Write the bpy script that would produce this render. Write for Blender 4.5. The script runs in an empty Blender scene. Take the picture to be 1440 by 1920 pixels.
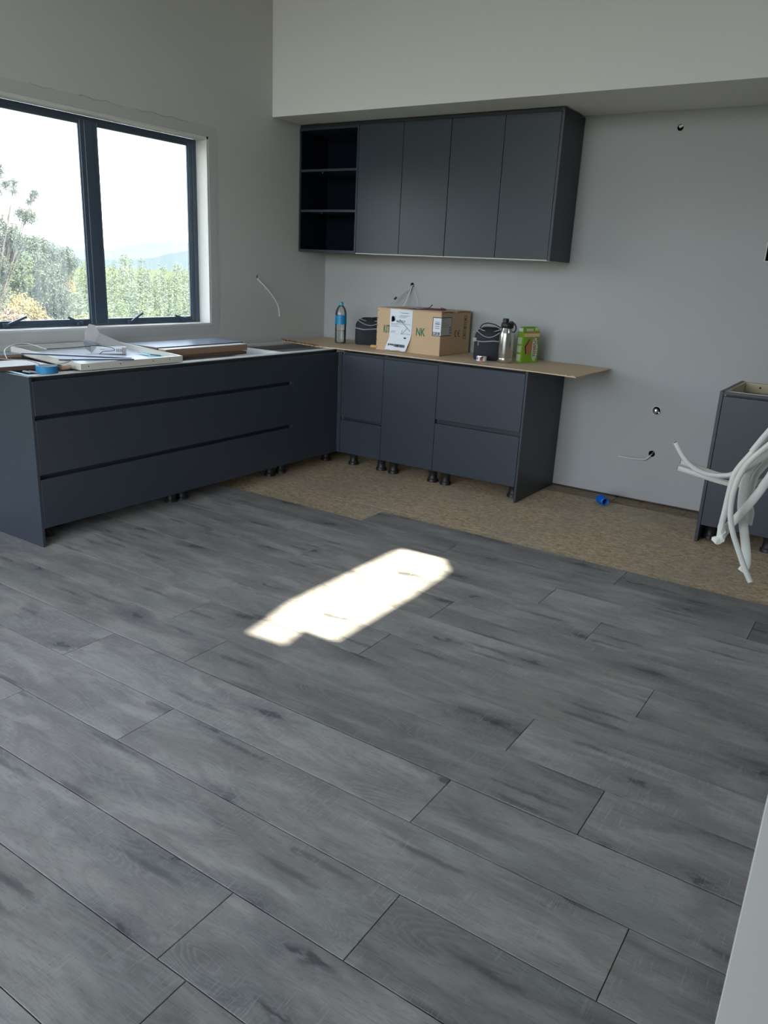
import bpy, bmesh, math, random
import numpy as np
from mathutils import Vector, Matrix, Euler
random.seed(7); rng = np.random.default_rng(7)
S = bpy.context.scene
COL = S.collection
# ------------------------------------------------------------------ camera
cd = bpy.data.cameras.new('camera'); cam = bpy.data.objects.new('camera', cd); COL.objects.link(cam)
cam.location = (4.12894, -5.32404, 1.44287)
cam.rotation_euler = (1.267234, -0.046722, 0.587453)
cd.sensor_fit = 'VERTICAL'; cd.sensor_height = 24.0; cd.lens = 1451.306 / 1920 * 24.0
cd.clip_start = 0.02; cd.clip_end = 6000
S.camera = cam
# ------------------------------------------------------------------ sky, sun, exposure
SUN_EL = math.radians(50)
W = bpy.data.worlds.new('sky'); S.world = W; W.use_nodes = True
wn = W.node_tree.nodes; wl = W.node_tree.links
sky = wn.new('ShaderNodeTexSky'); sky.sky_type = 'NISHITA'; sky.sun_disc = False
sky.sun_elevation = SUN_EL; sky.sun_rotation = math.radians(90); sky.dust_density = 1.2; sky.air_density = 1.0
hs = wn.new('ShaderNodeHueSaturation'); hs.inputs['Saturation'].default_value = 0.40
wl.new(sky.outputs[0], hs.inputs['Color']); wl.new(hs.outputs[0], wn['Background'].inputs[0])
wn['Background'].inputs[1].default_value = 0.30
sd = bpy.data.lights.new('sun', 'SUN'); sd.energy = 4.8; sd.angle = math.radians(0.62); sd.color = (1.0, 0.89, 0.68)
sun = bpy.data.objects.new('sun', sd); COL.objects.link(sun)
sun.rotation_euler = Vector((math.cos(SUN_EL), 0, math.sin(SUN_EL))).to_track_quat('Z', 'Y').to_euler()
sun.location = (10, 0, 12)
def portal(loc, rot, sx, sy):
    l = bpy.data.lights.new('sky_portal', 'AREA'); l.shape = 'RECTANGLE'; l.size = sx; l.size_y = sy; l.cycles.is_portal = True
    o = bpy.data.objects.new('sky_portal', l); COL.objects.link(o); o.location = loc; o.rotation_euler = rot
portal((-0.2, -2.14, 1.62), (0, math.radians(-90), 0), 1.25, 1.8)
portal((2.5, -8.2, 1.88), (math.radians(90), 0, 0), 4.9, 3.9)
S.view_settings.view_transform = 'Standard'; S.view_settings.look = 'None'; S.view_settings.gamma = 1.0
S.view_settings.use_curve_mapping = False
S.view_settings.exposure = 2.58
S.cycles.max_bounces = 10; S.cycles.diffuse_bounces = 6; S.cycles.transparent_max_bounces = 12
S.cycles.sample_clamp_indirect = 6.0
S.cycles.use_denoising = True

# ------------------------------------------------------------------ helpers
def link(o): COL.objects.link(o); return o
def tag(o, label=None, cat=None, group=None, kind=None):
    if label: o['label'] = label
    if cat: o['category'] = cat
    if group: o['group'] = group
    if kind: o['kind'] = kind
    return o
def thing(name, label, cat, loc=(0, 0, 0), rz=0.0, group=None):
    o = bpy.data.objects.new(name, None); o.empty_display_size = 0.05; link(o)
    o.location = loc; o.rotation_euler = (0, 0, rz)
    return tag(o, label, cat, group)
class MB:
    def __init__(s): s.v = []; s.f = []; s.sm = []
    def add(s, vs, fs, smooth=False):
        n = len(s.v); s.v += [tuple(map(float, p)) for p in vs]; s.f += [tuple(i + n for i in f) for f in fs]; s.sm += [smooth] * len(fs); return s
    def box(s, x0, x1, y0, y1, z0, z1, b=0.0, M=None):
        if x1 < x0: x0, x1 = x1, x0
        if y1 < y0: y0, y1 = y1, y0
        if z1 < z0: z0, z1 = z1, z0
        b = min(b, (x1-x0)*.45, (y1-y0)*.45, (z1-z0)*.45)
        bm = bmesh.new(); bmesh.ops.create_cube(bm, size=1.0)
        for v in bm.verts:
            v.co = Vector(((x0+x1)/2 + v.co.x*(x1-x0), (y0+y1)/2 + v.co.y*(y1-y0), (z0+z1)/2 + v.co.z*(z1-z0)))
        if b > 0: bmesh.ops.bevel(bm, geom=list(bm.edges), offset=b, segments=1, affect='EDGES')
        if M is not None: bmesh.ops.transform(bm, matrix=M, verts=bm.verts)
        bm.verts.index_update()
        s.add([v.co for v in bm.verts], [[v.index for v in f.verts] for f in bm.faces]); bm.free(); return s
    def lathe(s, prof, c=(0, 0, 0), n=24, M=None, a0=0.0, a1=2*math.pi, smooth=True, caps=True):
        vs = []; fs = []
        full = abs(a1-a0-2*math.pi) < 1e-6; m = n if full else n+1
        for r, z in prof:
            for k in range(m):
                a = a0 + (a1-a0)*k/n
                p = Vector((r*math.cos(a), r*math.sin(a), z))
                if M is not None: p = M @ p
                vs.append(p + Vector(c))
        for i in range(len(prof)-1):
            for k in range(n):
                k2 = (k+1) % m
                fs.append((i*m+k, i*m+k2, (i+1)*m+k2, (i+1)*m+k))
        s.add(vs, fs, smooth)
        if caps and full:
            for i, rev in ((0, True), (len(prof)-1, False)):
                if prof[i][0] > 1e-5:
                    s.add([vs[i*m+k] for k in range(m)], [tuple(range(m))[::-1] if rev else tuple(range(m))])
        return s
    def tube(s, pts, r, n=8, flat=1.0, up=(0, 0, 1), sub=4, taper=None):
        P = [Vector(p) for p in pts]
        if sub > 1 and len(P) > 2:
            Q = []
            for i in range(len(P)-1):
                p0 = P[max(i-1, 0)]; p1 = P[i]; p2 = P[i+1]; p3 = P[min(i+2, len(P)-1)]
                for k in range(sub):
                    t = k/sub
                    Q.append(0.5*((2*p1)+(p2-p0)*t+(2*p0-5*p1+4*p2-p3)*t*t+(3*p1-p0-3*p2+p3)*t**3))
            Q.append(P[-1]); P = Q
        vs = []; N = len(P); up = Vector(up); prev = None
        for i, p in enumerate(P):
            d = (P[min(i+1, N-1)]-P[max(i-1, 0)]).normalized()
            a = d.cross(up) if prev is None else (prev - d*prev.dot(d))
            if a.length < 1e-5: a = d.orthogonal()
            a.normalize(); prev = a; b = d.cross(a)
            rr = r if taper is None else r*(1+(taper-1)*i/(N-1))
            for k in range(n):
                t = 2*math.pi*k/n
                vs.append(p + a*math.cos(t)*rr + b*math.sin(t)*rr*flat)
        fs = [(i*n+k, i*n+(k+1) % n, (i+1)*n+(k+1) % n, (i+1)*n+k) for i in range(N-1) for k in range(n)]
        s.add(vs, fs, True)
        s.add(vs[:n], [tuple(range(n))[::-1]]); s.add(vs[-n:], [tuple(range(n))]); return s
    def prism(s, poly, f0, f1, P):
        n = len(poly); vs = [P(u, v, f0) for u, v in poly] + [P(u, v, f1) for u, v in poly]
        fs = [tuple(range(n)), tuple(range(2*n-1, n-1, -1))] + [(i, i+n, (i+1) % n+n, (i+1) % n) for i in range(n)]
        return s.add(vs, fs)
    def holed(s, outer, holes, d0, d1, P):
        bm = bmesh.new(); loops = [outer] + holes; es = []
        for L in loops:
            vs = [bm.verts.new((u, v, 0)) for u, v in L]
            es += [bm.edges.new((vs[i], vs[(i+1) % len(vs)])) for i in range(len(vs))]
        bmesh.ops.triangle_fill(bm, use_beauty=True, use_dissolve=False, edges=es)
        bm.verts.index_update()
        uv = [(v.co.x, v.co.y) for v in bm.verts]; tri = [[v.index for v in f.verts] for f in bm.faces]; bm.free()
        n = len(uv)
        s.add([P(u, v, d0) for u, v in uv], tri); s.add([P(u, v, d1) for u, v in uv], [t[::-1] for t in tri])
        for L in loops:
            m = len(L); s.add([P(u, v, d0) for u, v in L] + [P(u, v, d1) for u, v in L], [(i, (i+1) % m, (i+1) % m+m, i+m) for i in range(m)])
        return s
    def mesh(s, name, m):
        me = bpy.data.meshes.new(name); me.from_pydata(s.v, [], s.f)
        me.polygons.foreach_set('use_smooth', s.sm)
        me.materials.append(m); me.update()
        bm = bmesh.new(); bm.from_mesh(me); bmesh.ops.recalc_face_normals(bm, faces=bm.faces); bm.to_mesh(me); bm.free()
        return me
    def build(s, name, m, parent=None, label=None, kind=None):
        o = bpy.data.objects.new(name, s.mesh(name, m)); link(o)
        if parent is not None: o.parent = parent
        return tag(o, label, None, None, kind)
def part(name, m, parent, *args, b=0.0, label=None):
    return MB().box(*args, b=b).build(name, m, parent, label)
def circle(u, v, r, n=20): return [(u+r*math.cos(2*math.pi*k/n), v+r*math.sin(2*math.pi*k/n)) for k in range(n)]
def rect(a, b, c, d): return [(a, c), (b, c), (b, d), (a, d)]
def text(body, size, M, m, parent=None, name='lettering', bold=0.0, sx=1.0, ex=0.0003, align='LEFT', label=None):
    cu = bpy.data.curves.new('t', 'FONT'); cu.body = body; cu.size = size; cu.extrude = ex; cu.offset = bold; cu.resolution_u = 3; cu.align_x = align
    o = bpy.data.objects.new('t', cu); link(o); bpy.context.view_layer.update()
    me = bpy.data.meshes.new_from_object(o.evaluated_get(bpy.context.evaluated_depsgraph_get()))
    bpy.data.objects.remove(o); me.transform(M @ Matrix.Diagonal((sx, 1, 1, 1))); me.materials.clear(); me.materials.append(m)
    o = bpy.data.objects.new(name, me); link(o); o.parent = parent
    return tag(o, label)
def frame(o, x, y):  # matrix from origin and two axes
    x = Vector(x).normalized(); y = Vector(y).normalized(); z = x.cross(y)
    M = Matrix((x, y, z)).transposed().to_4x4(); M.translation = Vector(o); return M

# ------------------------------------------------------------------ materials
def srgb(*c): return tuple((v/255/12.92 if v/255 <= .04045 else ((v/255+.055)/1.055)**2.4) for v in c)
def mat(name, c, rough=.6, metal=0.0, spec=.5, noise=None, bump=0.0, bscale=200, trans=0.0, emit=None):
    m = bpy.data.materials.new(name); m.use_nodes = True; t = m.node_tree; p = t.nodes['Principled BSDF']
    p.inputs['Base Color'].default_value = (*c, 1); p.inputs['Roughness'].default_value = rough
    p.inputs['Metallic'].default_value = metal; p.inputs['Specular IOR Level'].default_value = spec
    p.inputs['Transmission Weight'].default_value = trans
    tc = t.nodes.new('ShaderNodeTexCoord')
    if noise:
        sc, amt = noise; n = t.nodes.new('ShaderNodeTexNoise'); mp = t.nodes.new('ShaderNodeMapping')
        mp.inputs['Scale'].default_value = sc if isinstance(sc, tuple) else (sc,)*3
        n.inputs['Scale'].default_value = 1; n.inputs['Detail'].default_value = 5; n.inputs['Roughness'].default_value = .6
        mx = t.nodes.new('ShaderNodeMix'); mx.data_type = 'RGBA'
        mx.inputs['A'].default_value = (*[v*(1-amt) for v in c], 1); mx.inputs['B'].default_value = (*[min(1, v*(1+amt)) for v in c], 1)
        t.links.new(tc.outputs['Object'], mp.inputs[0]); t.links.new(mp.outputs[0], n.inputs['Vector'])
        t.links.new(n.outputs['Fac'], mx.inputs['Factor']); t.links.new(mx.outputs['Result'], p.inputs['Base Color'])
    if bump:
        n2 = t.nodes.new('ShaderNodeTexNoise'); n2.inputs['Scale'].default_value = bscale; n2.inputs['Detail'].default_value = 3
        b = t.nodes.new('ShaderNodeBump'); b.inputs['Strength'].default_value = bump; b.inputs['Distance'].default_value = .001
        t.links.new(tc.outputs['Object'], n2.inputs['Vector']); t.links.new(n2.outputs['Fac'], b.inputs['Height']); t.links.new(b.outputs[0], p.inputs['Normal'])
    return m
M_wallb = mat('shade_toned_lining', (.395, .405, .408), .75, noise=(1.1, .05), bump=.15, bscale=90, spec=.3)  # colour darkened to carry the weaker light on the back wall
M_walll = mat('shade_toned_plaster', (.52, .525, .505), .75, noise=(1.3, .05), bump=.15, bscale=90, spec=.3)  # colour darkened to carry the shade of the left wall
M_wall = mat('light_toned_plaster', (.68, .675, .655), .75, noise=(1.3, .03), bump=.15, bscale=90, spec=.3)  # colour lightened to carry the stronger light on the bulkhead
M_ceil = mat('ceiling_white', (.62, .62, .61), .85)
M_trimw = mat('primed_timber', (.60, .59, .56), .5, noise=((2, 30, 2), .04))
M_archi = mat('stopping_plaster', (.46, .465, .455), .8, noise=(8, .05))
M_scuff = mat('grey_scuff', (.36, .36, .35), .9)
M_alu = mat('dark_powdercoat', srgb(62, 76, 92), .38, bump=.05)
M_char = mat('charcoal_laminate', srgb(48, 55, 65), .40, noise=(3, .05), bump=.12, bscale=700, spec=.45)
M_char2 = mat('charcoal_channel', srgb(36, 42, 48), .5)
M_inner = mat('shaded_shelf_interior', srgb(10, 16, 28), .8, spec=.1)  # shade inside the open bays put into a near-black colour
M_white = mat('white_melamine', (.74, .74, .72), .5, noise=(4, .02))
M_cream = mat('cream_raw_board', srgb(190, 178, 148), .7, noise=((3, 60, 3), .08))
M_black = mat('black_plastic', (.012, .012, .013), .5)
M_hole = mat('dark_backing', (.01, .01, .01), .95)
M_hard = mat('thin_mdf_sheet', srgb(204, 180, 150), .65, noise=(5, .06), bump=.1, bscale=300)
M_torn = mat('torn_fibre_edge', srgb(120, 88, 58), .95, noise=(60, .3))
M_card = mat('corrugated_card', srgb(190, 162, 130), .8, noise=((2, 2, 30), .06))
M_cardd = mat('card_dark_slot', srgb(70, 52, 38), .9)
M_green = mat('green_print', srgb(20, 105, 75), .7)
M_ink = mat('dark_ink', srgb(28, 32, 40), .7)
M_inkg = mat('grey_ink', srgb(105, 115, 130), .7)
M_paper = mat('white_paper', (.66, .69, .75), .7, noise=(15, .05))
M_paperg = mat('pale_label_grey', (.45, .46, .44), .7)
M_nylon = mat('black_nylon', srgb(30, 33, 42), .75, noise=(40, .15), bump=.4, bscale=500)
M_pipe = mat('grey_piping', srgb(150, 156, 162), .6)
M_steel = mat('brushed_steel', (.62, .60, .56), .22, metal=1.0, noise=((40, 40, 1), .06))
M_chrome = mat('chrome', (.7, .7, .7), .15, metal=1.0)
M_tin = mat('tin_label', (.72, .71, .70), .35)
M_red = mat('print_brick_red', srgb(150, 62, 55), .5)
M_violet = mat('print_violet', srgb(110, 110, 175), .5)
M_cable = mat('white_pvc_cable', (.58, .60, .57), .38, noise=((20, 20, 20), .05))
M_cableg = mat('grey_pvc_cable', (.48, .48, .45), .45)
M_capb = mat('blue_cap', srgb(60, 150, 185), .4)
M_labb = mat('blue_bottle_label', srgb(10, 130, 180), .4, noise=(8, .1))
M_tape = mat('blue_masking_tape', srgb(30, 118, 165), .6)
M_bluep = mat('blue_plastic', srgb(8, 95, 190), .4)
M_metalw = mat('cream_enamel', (.60, .59, .53), .35)
M_timber = mat('brown_timber', srgb(150, 120, 98), .7, noise=((40, 2, 60), .2))
M_timberd = mat('dark_timber', srgb(92, 72, 62), .7, noise=((40, 2, 60), .2))
M_greyb = mat('grey_blue_board', srgb(120, 132, 150), .35, noise=((10, 1, 10), .06))
M_cyan = mat('cyan_card', srgb(150, 205, 215), .5)
M_teal = mat('dark_teal', srgb(30, 80, 90), .5)
M_foil = mat('silver_foil', (.55, .6, .68), .25, metal=.9, bump=1.0, bscale=60)
M_greyc = mat('grey_card', (.32, .315, .31), .8, noise=(12, .1))
M_crk = mat('lime_green_carton', srgb(120, 165, 30), .45, noise=(14, .12))
M_crkd = mat('deep_green_print', srgb(60, 120, 40), .45)
M_crkw = mat('carton_pale_print', srgb(196, 200, 180), .5)
M_crkb = mat('cream_print', srgb(214, 188, 150), .5)
M_brownp = mat('brown_food_print', srgb(170, 112, 70), .5, noise=(60, .3))
M_choc = mat('dark_brown_print', srgb(60, 25, 20), .5)
M_magenta = mat('berry_print', srgb(130, 25, 65), .5)
M_orange = mat('orange_print', srgb(200, 80, 20), .5)
M_plum = mat('plum_plastic', srgb(110, 60, 95), .4)
M_plastic = mat('clear_film', (.62, .62, .64), .25)
M_bark = mat('tree_bark', srgb(88, 80, 72), .9, noise=((8, 8, 30), .3))
# clear bottle: thin plastic and water
def clear_plastic():
    m = bpy.data.materials.new('clear_plastic'); m.use_nodes = True; t = m.node_tree; t.nodes.remove(t.nodes['Principled BSDF'])
    o = t.nodes['Material Output']; a = t.nodes.new('ShaderNodeBsdfTransparent'); a.inputs[0].default_value = (.93, .95, .94, 1)
    g = t.nodes.new('ShaderNodeBsdfGlossy'); g.inputs['Roughness'].default_value = .12
    d = t.nodes.new('ShaderNodeBsdfDiffuse'); d.inputs[0].default_value = (.55, .57, .54, 1)
    m1 = t.nodes.new('ShaderNodeMixShader'); m1.inputs[0].default_value = .07; m2 = t.nodes.new('ShaderNodeMixShader')
    lw = t.nodes.new('ShaderNodeLayerWeight'); lw.inputs[0].default_value = .35
    t.links.new(a.outputs[0], m1.inputs[1]); t.links.new(d.outputs[0], m1.inputs[2])
    t.links.new(lw.outputs['Fresnel'], m2.inputs[0]); t.links.new(m1.outputs[0], m2.inputs[1]); t.links.new(g.outputs[0], m2.inputs[2])
    t.links.new(m2.outputs[0], o.inputs[0]); return m
M_clear = clear_plastic()
def dusty_glass():
    m = bpy.data.materials.new('dusty_window_glass'); m.use_nodes = True; t = m.node_tree; t.nodes.remove(t.nodes['Principled BSDF'])
    o = t.nodes['Material Output']; a = t.nodes.new('ShaderNodeBsdfTransparent'); a.inputs[0].default_value = (.93, .95, .94, 1)
    g = t.nodes.new('ShaderNodeBsdfGlossy'); g.inputs['Roughness'].default_value = .02
    d = t.nodes.new('ShaderNodeBsdfTranslucent'); d.inputs[0].default_value = (.8, .85, .85, 1)
    tc = t.nodes.new('ShaderNodeTexCoord'); mp = t.nodes.new('ShaderNodeMapping'); mp.inputs['Scale'].default_value = (1, 22, 1.6)
    n = t.nodes.new('ShaderNodeTexNoise'); n.inputs['Scale'].default_value = 1.6; n.inputs['Detail'].default_value = 6
    r = t.nodes.new('ShaderNodeMapRange'); r.inputs['From Min'].default_value = .35; r.inputs['From Max'].default_value = .8
    r.inputs['To Min'].default_value = DUST[0]; r.inputs['To Max'].default_value = DUST[1]
    t.links.new(tc.outputs['Object'], mp.inputs[0]); t.links.new(mp.outputs[0], n.inputs['Vector']); t.links.new(n.outputs['Fac'], r.inputs['Value'])
    m1 = t.nodes.new('ShaderNodeMixShader'); m2 = t.nodes.new('ShaderNodeMixShader'); m2.inputs[0].default_value = .04
    t.links.new(r.outputs[0], m1.inputs[0]); t.links.new(a.outputs[0], m1.inputs[1]); t.links.new(d.outputs[0], m1.inputs[2])
    t.links.new(m1.outputs[0], m2.inputs[1]); t.links.new(g.outputs[0], m2.inputs[2]); t.links.new(m2.outputs[0], o.inputs[0]); return m
DUST = (.025, .10)
M_glass = dusty_glass()
class NT:
    def __init__(s, name):
        s.m = bpy.data.materials.new(name); s.m.use_nodes = True; s.t = s.m.node_tree; s.p = s.t.nodes['Principled BSDF']
    def n(s, ty, **kw):
        x = s.t.nodes.new('ShaderNode'+ty)
        for k, v in kw.items():
            if hasattr(x, k): setattr(x, k, v)
        return x
    def set(s, sock, v):
        if isinstance(v, bpy.types.NodeSocket): s.t.links.new(v, sock)
        else: sock.default_value = v
    def math(s, op, a, b=0.0, clamp=False):
        x = s.n('Math', operation=op, use_clamp=clamp); s.set(x.inputs[0], a); s.set(x.inputs[1], b); return x.outputs[0]
    def vmap(s, vec, scale, loc=None):
        x = s.n('Mapping'); x.inputs['Scale'].default_value = scale; s.set(x.inputs['Vector'], vec)
        if loc is not None: s.set(x.inputs['Location'], loc)
        return x.outputs[0]
    def noise(s, vec, scale=1.0, detail=4, rough=.55, dist=0.0):
        x = s.n('TexNoise'); s.set(x.inputs['Vector'], vec); x.inputs['Scale'].default_value = scale; x.inputs['Detail'].default_value = detail
        x.inputs['Roughness'].default_value = rough; x.inputs['Distortion'].default_value = dist; return x.outputs['Fac']
    def ramp(s, v, a, b, c=0.0, d=1.0):
        x = s.n('MapRange'); x.interpolation_type = 'SMOOTHSTEP'; s.set(x.inputs['Value'], v)
        for k, q in zip(('From Min', 'From Max', 'To Min', 'To Max'), (a, b, c, d)): x.inputs[k].default_value = q
        return x.outputs[0]
    def mix(s, f, a, b, blend='MIX'):
        x = s.n('Mix'); x.data_type = 'RGBA'; x.blend_type = blend
        s.set(x.inputs['Factor'], f); s.set(x.inputs['A'], a if isinstance(a, bpy.types.NodeSocket) else (*a, 1)); s.set(x.inputs['B'], b if isinstance(b, bpy.types.NodeSocket) else (*b, 1))
        return x.outputs['Result']
def plank_mat():
    k = NT('grey_rustic_oak_plank')
    tc = k.n('TexCoord').outputs['Object']; oi = k.n('ObjectInfo')
    rnd = oi.outputs['Random']; cmb = k.n('CombineXYZ')
    k.set(cmb.inputs[0], k.math('MULTIPLY', rnd, 37.0)); k.set(cmb.inputs[1], k.math('MULTIPLY', rnd, 91.0)); k.set(cmb.inputs[2], k.math('MULTIPLY', rnd, 53.0))
    off = k.n('VectorMath', operation='ADD'); k.set(off.inputs[0], tc); k.set(off.inputs[1], cmb.outputs[0]); v = off.outputs[0]
    light = (.395, .388, .378); mid = (.228, .219, .216); dark = (.095, .096, .104)
    cloud = k.noise(k.vmap(v, (2.2, 7, 1)), 1.3, 5, .6, .8)
    tint = k.noise(k.vmap(v, (2.0, 4.5, 1)), 1.1, 2)
    fleck = k.noise(k.vmap(v, (26, 260, 1)), 1.0, 3, .65, .4)
    fleck2 = k.noise(k.vmap(v, (9, 60, 1)), 1.0, 5, .7, 1.5)
    col = k.mix(k.ramp(cloud, .28, .68), mid, light)
    col = k.mix(k.ramp(tint, .50, .70, 0, .45), col, (.320, .348, .325))
    col = k.mix(k.ramp(tint, .28, .46, .50, 0), col, (.300, .268, .268))
    # contour figure of the grain
    base = k.noise(k.vmap(v, (.75, 4.6, 1)), 1.5, 2, .4, .3)
    lines = k.ramp(k.math('SINE', k.math('MULTIPLY', k.math('ADD', base, k.math('MULTIPLY', fleck2, .012)), 330.0)), -.3, .9)
    gate = k.ramp(k.noise(k.vmap(v, (1.2, 4, 1)), 1.9, 2), .47, .60)
    col = k.mix(k.math('MULTIPLY', gate, .42), col, (.150, .153, .163))
    col = k.mix(k.math('MULTIPLY', k.math('MULTIPLY', lines, gate), .26), col, (.40, .41, .405))
    col = k.mix(k.ramp(fleck, .48, .72, .0, .40), col, (.125, .128, .136))
    col = k.mix(k.ramp(fleck2, .50, .78, .0, .34), col, (.120, .122, .130))
    # knots and dark splits
    wob = k.noise(k.vmap(v, (14, 30, 1)), 1, 3)
    def spots(scale, thr, a, b, c, s0):
        vv = k.n('VectorMath', operation='ADD'); k.set(vv.inputs[0], k.vmap(v, scale))
        cc = k.n('CombineXYZ'); w = k.math('MULTIPLY', k.math('SUBTRACT', wob, .5), .45); k.set(cc.inputs[0], w); k.set(cc.inputs[1], w); k.set(vv.inputs[1], cc.outputs[0])
        vo = k.n('TexVoronoi', feature='F1'); vo.voronoi_dimensions = '2D'; k.set(vo.inputs['Vector'], vv.outputs[0]); vo.inputs['Scale'].default_value = 1.0
        sep = k.n('SeparateColor'); k.set(sep.inputs[0], vo.outputs['Color'])
        return k.math('MULTIPLY', k.ramp(vo.outputs['Distance'], a, b, c, 0), k.math('GREATER_THAN', sep.outputs[0], thr)), vo.outputs['Distance']
    halo, dist = spots((1.7, 4.6, 1), .35, .04, .42, .62, 0)
    core, _ = spots((1.7, 4.6, 1), .35, .03, .10, .75, 0)
    split, _ = spots((1.5, 14.0, 1), .68, .03, .24, .62, 0)
    rings = k.ramp(k.math('SINE', k.math('MULTIPLY', dist, 130.0)), 0, 1)
    col = k.mix(halo, col, (.125, .128, .142)); col = k.mix(k.math('MULTIPLY', k.math('MULTIPLY', rings, halo), .35), col, (.34, .35, .36))
    col = k.mix(split, col, (.085, .086, .092)); col = k.mix(core, col, (.060, .061, .066))
    # saw marks across the board
    saw = k.noise(k.vmap(v, (230, 14, 1)), 1, 2, .5, .3)
    sg = k.ramp(k.noise(k.vmap(v, (2.2, 7, 1)), 1.4, 2), .44, .60)
    col = k.mix(k.math('MULTIPLY', k.ramp(saw, .56, .70, 0, .34), sg), col, (.46, .47, .47))
    grain = fleck
    tone = k.n('Mix'); tone.data_type = 'RGBA'; tone.blend_type = 'MULTIPLY'; tone.inputs['Factor'].default_value = 1.0
    k.set(tone.inputs['A'], col); k.set(tone.inputs['B'], oi.outputs['Color'])
    k.set(k.p.inputs['Base Color'], tone.outputs['Result'])
    k.p.inputs['Roughness'].default_value = .52; k.p.inputs['Specular IOR Level'].default_value = .42
    b = k.n('Bump'); b.inputs['Strength'].default_value = .25; b.inputs['Distance'].default_value = .0006
    k.set(b.inputs['Height'], k.math('ADD', grain, saw)); k.t.links.new(b.outputs[0], k.p.inputs['Normal'])
    return k.m
M_plank = plank_mat()
def chip_mat(name='particle_board_floor', shade=1.0):
    k = NT(name); tc = k.n('TexCoord').outputs['Object']
    vo = k.n('TexVoronoi'); k.set(vo.inputs['Vector'], k.vmap(tc, (42, 78, 1))); vo.inputs['Scale'].default_value = 1.0
    s1 = k.n('SeparateColor'); k.set(s1.inputs[0], vo.outputs['Color'])
    vo2 = k.n('TexVoronoi'); r = k.n('Mapping'); r.inputs['Rotation'].default_value = (0, 0, .9); r.inputs['Scale'].default_value = (26, 85, 1); k.set(r.inputs['Vector'], tc)
    k.set(vo2.inputs['Vector'], r.outputs[0]); s2 = k.n('SeparateColor'); k.set(s2.inputs[0], vo2.outputs['Color'])
    big = k.noise(tc, 2.2, 5, .6)
    a = tuple(c*shade for c in (.34, .25, .152)); b = tuple(c*shade for c in (.62, .50, .35)); d = tuple(c*shade for c in (.15, .105, .06))
    col = k.mix(s1.outputs[0], a, b); col = k.mix(k.ramp(s2.outputs[0], .72, .95, 0, .8), col, b); col = k.mix(k.ramp(s2.outputs[1], .8, .97, 0, .6), col, d)
    col = k.mix(k.ramp(big, .42, .66, 0, .45), col, tuple(c*shade for c in (.36, .33, .28)))
    k.set(k.p.inputs['Base Color'], col); k.p.inputs['Roughness'].default_value = .75; k.p.inputs['Specular IOR Level'].default_value = .3
    return k.m
M_chip = chip_mat(); M_chipd = chip_mat('dark_particle_board', .55)  # second board is a darker multiple of the first colour
def leaf_mat(name, c1, c2):
    k = NT(name); tc = k.n('TexCoord').outputs['Object']
    f = k.ramp(k.noise(tc, 1.3, 4), .35, .65); f2 = k.ramp(k.noise(tc, 9, 2), .3, .7, 0, .6)
    col = k.mix(f, c1, c2); col = k.mix(f2, col, tuple(min(1, v*1.5) for v in c2))
    k.set(k.p.inputs['Base Color'], col); k.p.inputs['Roughness'].default_value = .7; k.p.inputs['Specular IOR Level'].default_value = .2
    return k.m
L_manuka = leaf_mat('manuka_leaf', (.036, .048, .042), (.072, .088, .066))
L_olive = leaf_mat('olive_leaf', (.09, .09, .04), (.13, .13, .07))
L_bush = leaf_mat('bush_leaf', (.048, .066, .036), (.09, .115, .065))
L_pine = leaf_mat('forest_leaf', (.050, .072, .036), (.10, .125, .062))
L_pine2 = leaf_mat('forest_leaf_dark', (.036, .055, .036), (.075, .095, .058))
L_gorse = leaf_mat('gorse_yellow', (.15, .11, .045), (.21, .165, .075))
L_rust = leaf_mat('rust_twig', (.15, .10, .07), (.20, .14, .10))
M_hill = mat('hazed_bush_hill', (.052, .068, .078), 1.0, spec=0.0, noise=(.004, .12))  # bluish air haze mixed into the hill colour
M_hill2 = mat('hazed_far_hill', (.074, .094, .110), 1.0, spec=0.0, noise=(.003, .08))  # farther ridge, with paler haze in its colour
M_grass = mat('rough_pasture', (.06, .07, .035), 1.0, spec=0.0, noise=(.6, .3))
M_deck = mat('concrete_apron', (.30, .29, .27), .8, noise=(1.2, .1))

# ------------------------------------------------------------------ dimensions from the calibrated view
D = .6565; DB = .662; H = .870; ZT = 2.4515; FL = -.010
RX = 6.5; RY = -8.0; CH = 3.9
# ------------------------------------------------------------------ room shell
def Pleft(u, v, d): return (-d, u, v)        # u = y, v = z
def Pback(u, v, d): return (u, d, v)         # u = x
WY0, WY1, WZ0, WZ1 = -3.03, -1.295, 1.012, 2.228
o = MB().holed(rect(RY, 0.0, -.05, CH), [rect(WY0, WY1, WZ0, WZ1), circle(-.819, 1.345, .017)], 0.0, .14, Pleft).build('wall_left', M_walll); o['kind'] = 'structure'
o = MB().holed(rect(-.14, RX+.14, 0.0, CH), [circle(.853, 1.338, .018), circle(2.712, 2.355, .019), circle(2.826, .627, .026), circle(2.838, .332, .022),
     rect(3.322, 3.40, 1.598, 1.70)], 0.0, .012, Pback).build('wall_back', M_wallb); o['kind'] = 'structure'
MB().box(-.139, -.02, -.86, -.78, 1.30, 1.322).box(-.139, -.02, -.86, -.78, 1.368, 1.385).box(-.139, -.12, -.86, -.78, 1.31, 1.37).build('dark_backing', M_hole, bpy.data.objects['wall_left'])  # black backing added to keep daylight out of the cable hole
MB().box(-.14, RX+.14, .055, .12, -.05, CH).build('dark_wall_backing', M_hole, o)  # near-black slab behind the lining so its holes show dark
MB().box(-.14, RX+.14, .02, .055, -.012, .035).build('bottom_plate', M_timberd, o)
MB().prism([(2.700, 2.365), (2.722, 2.372), (2.728, 2.362), (2.706, 2.352)], .002, .010, Pback).build('plaster_scrap', M_trimw, o)
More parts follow.
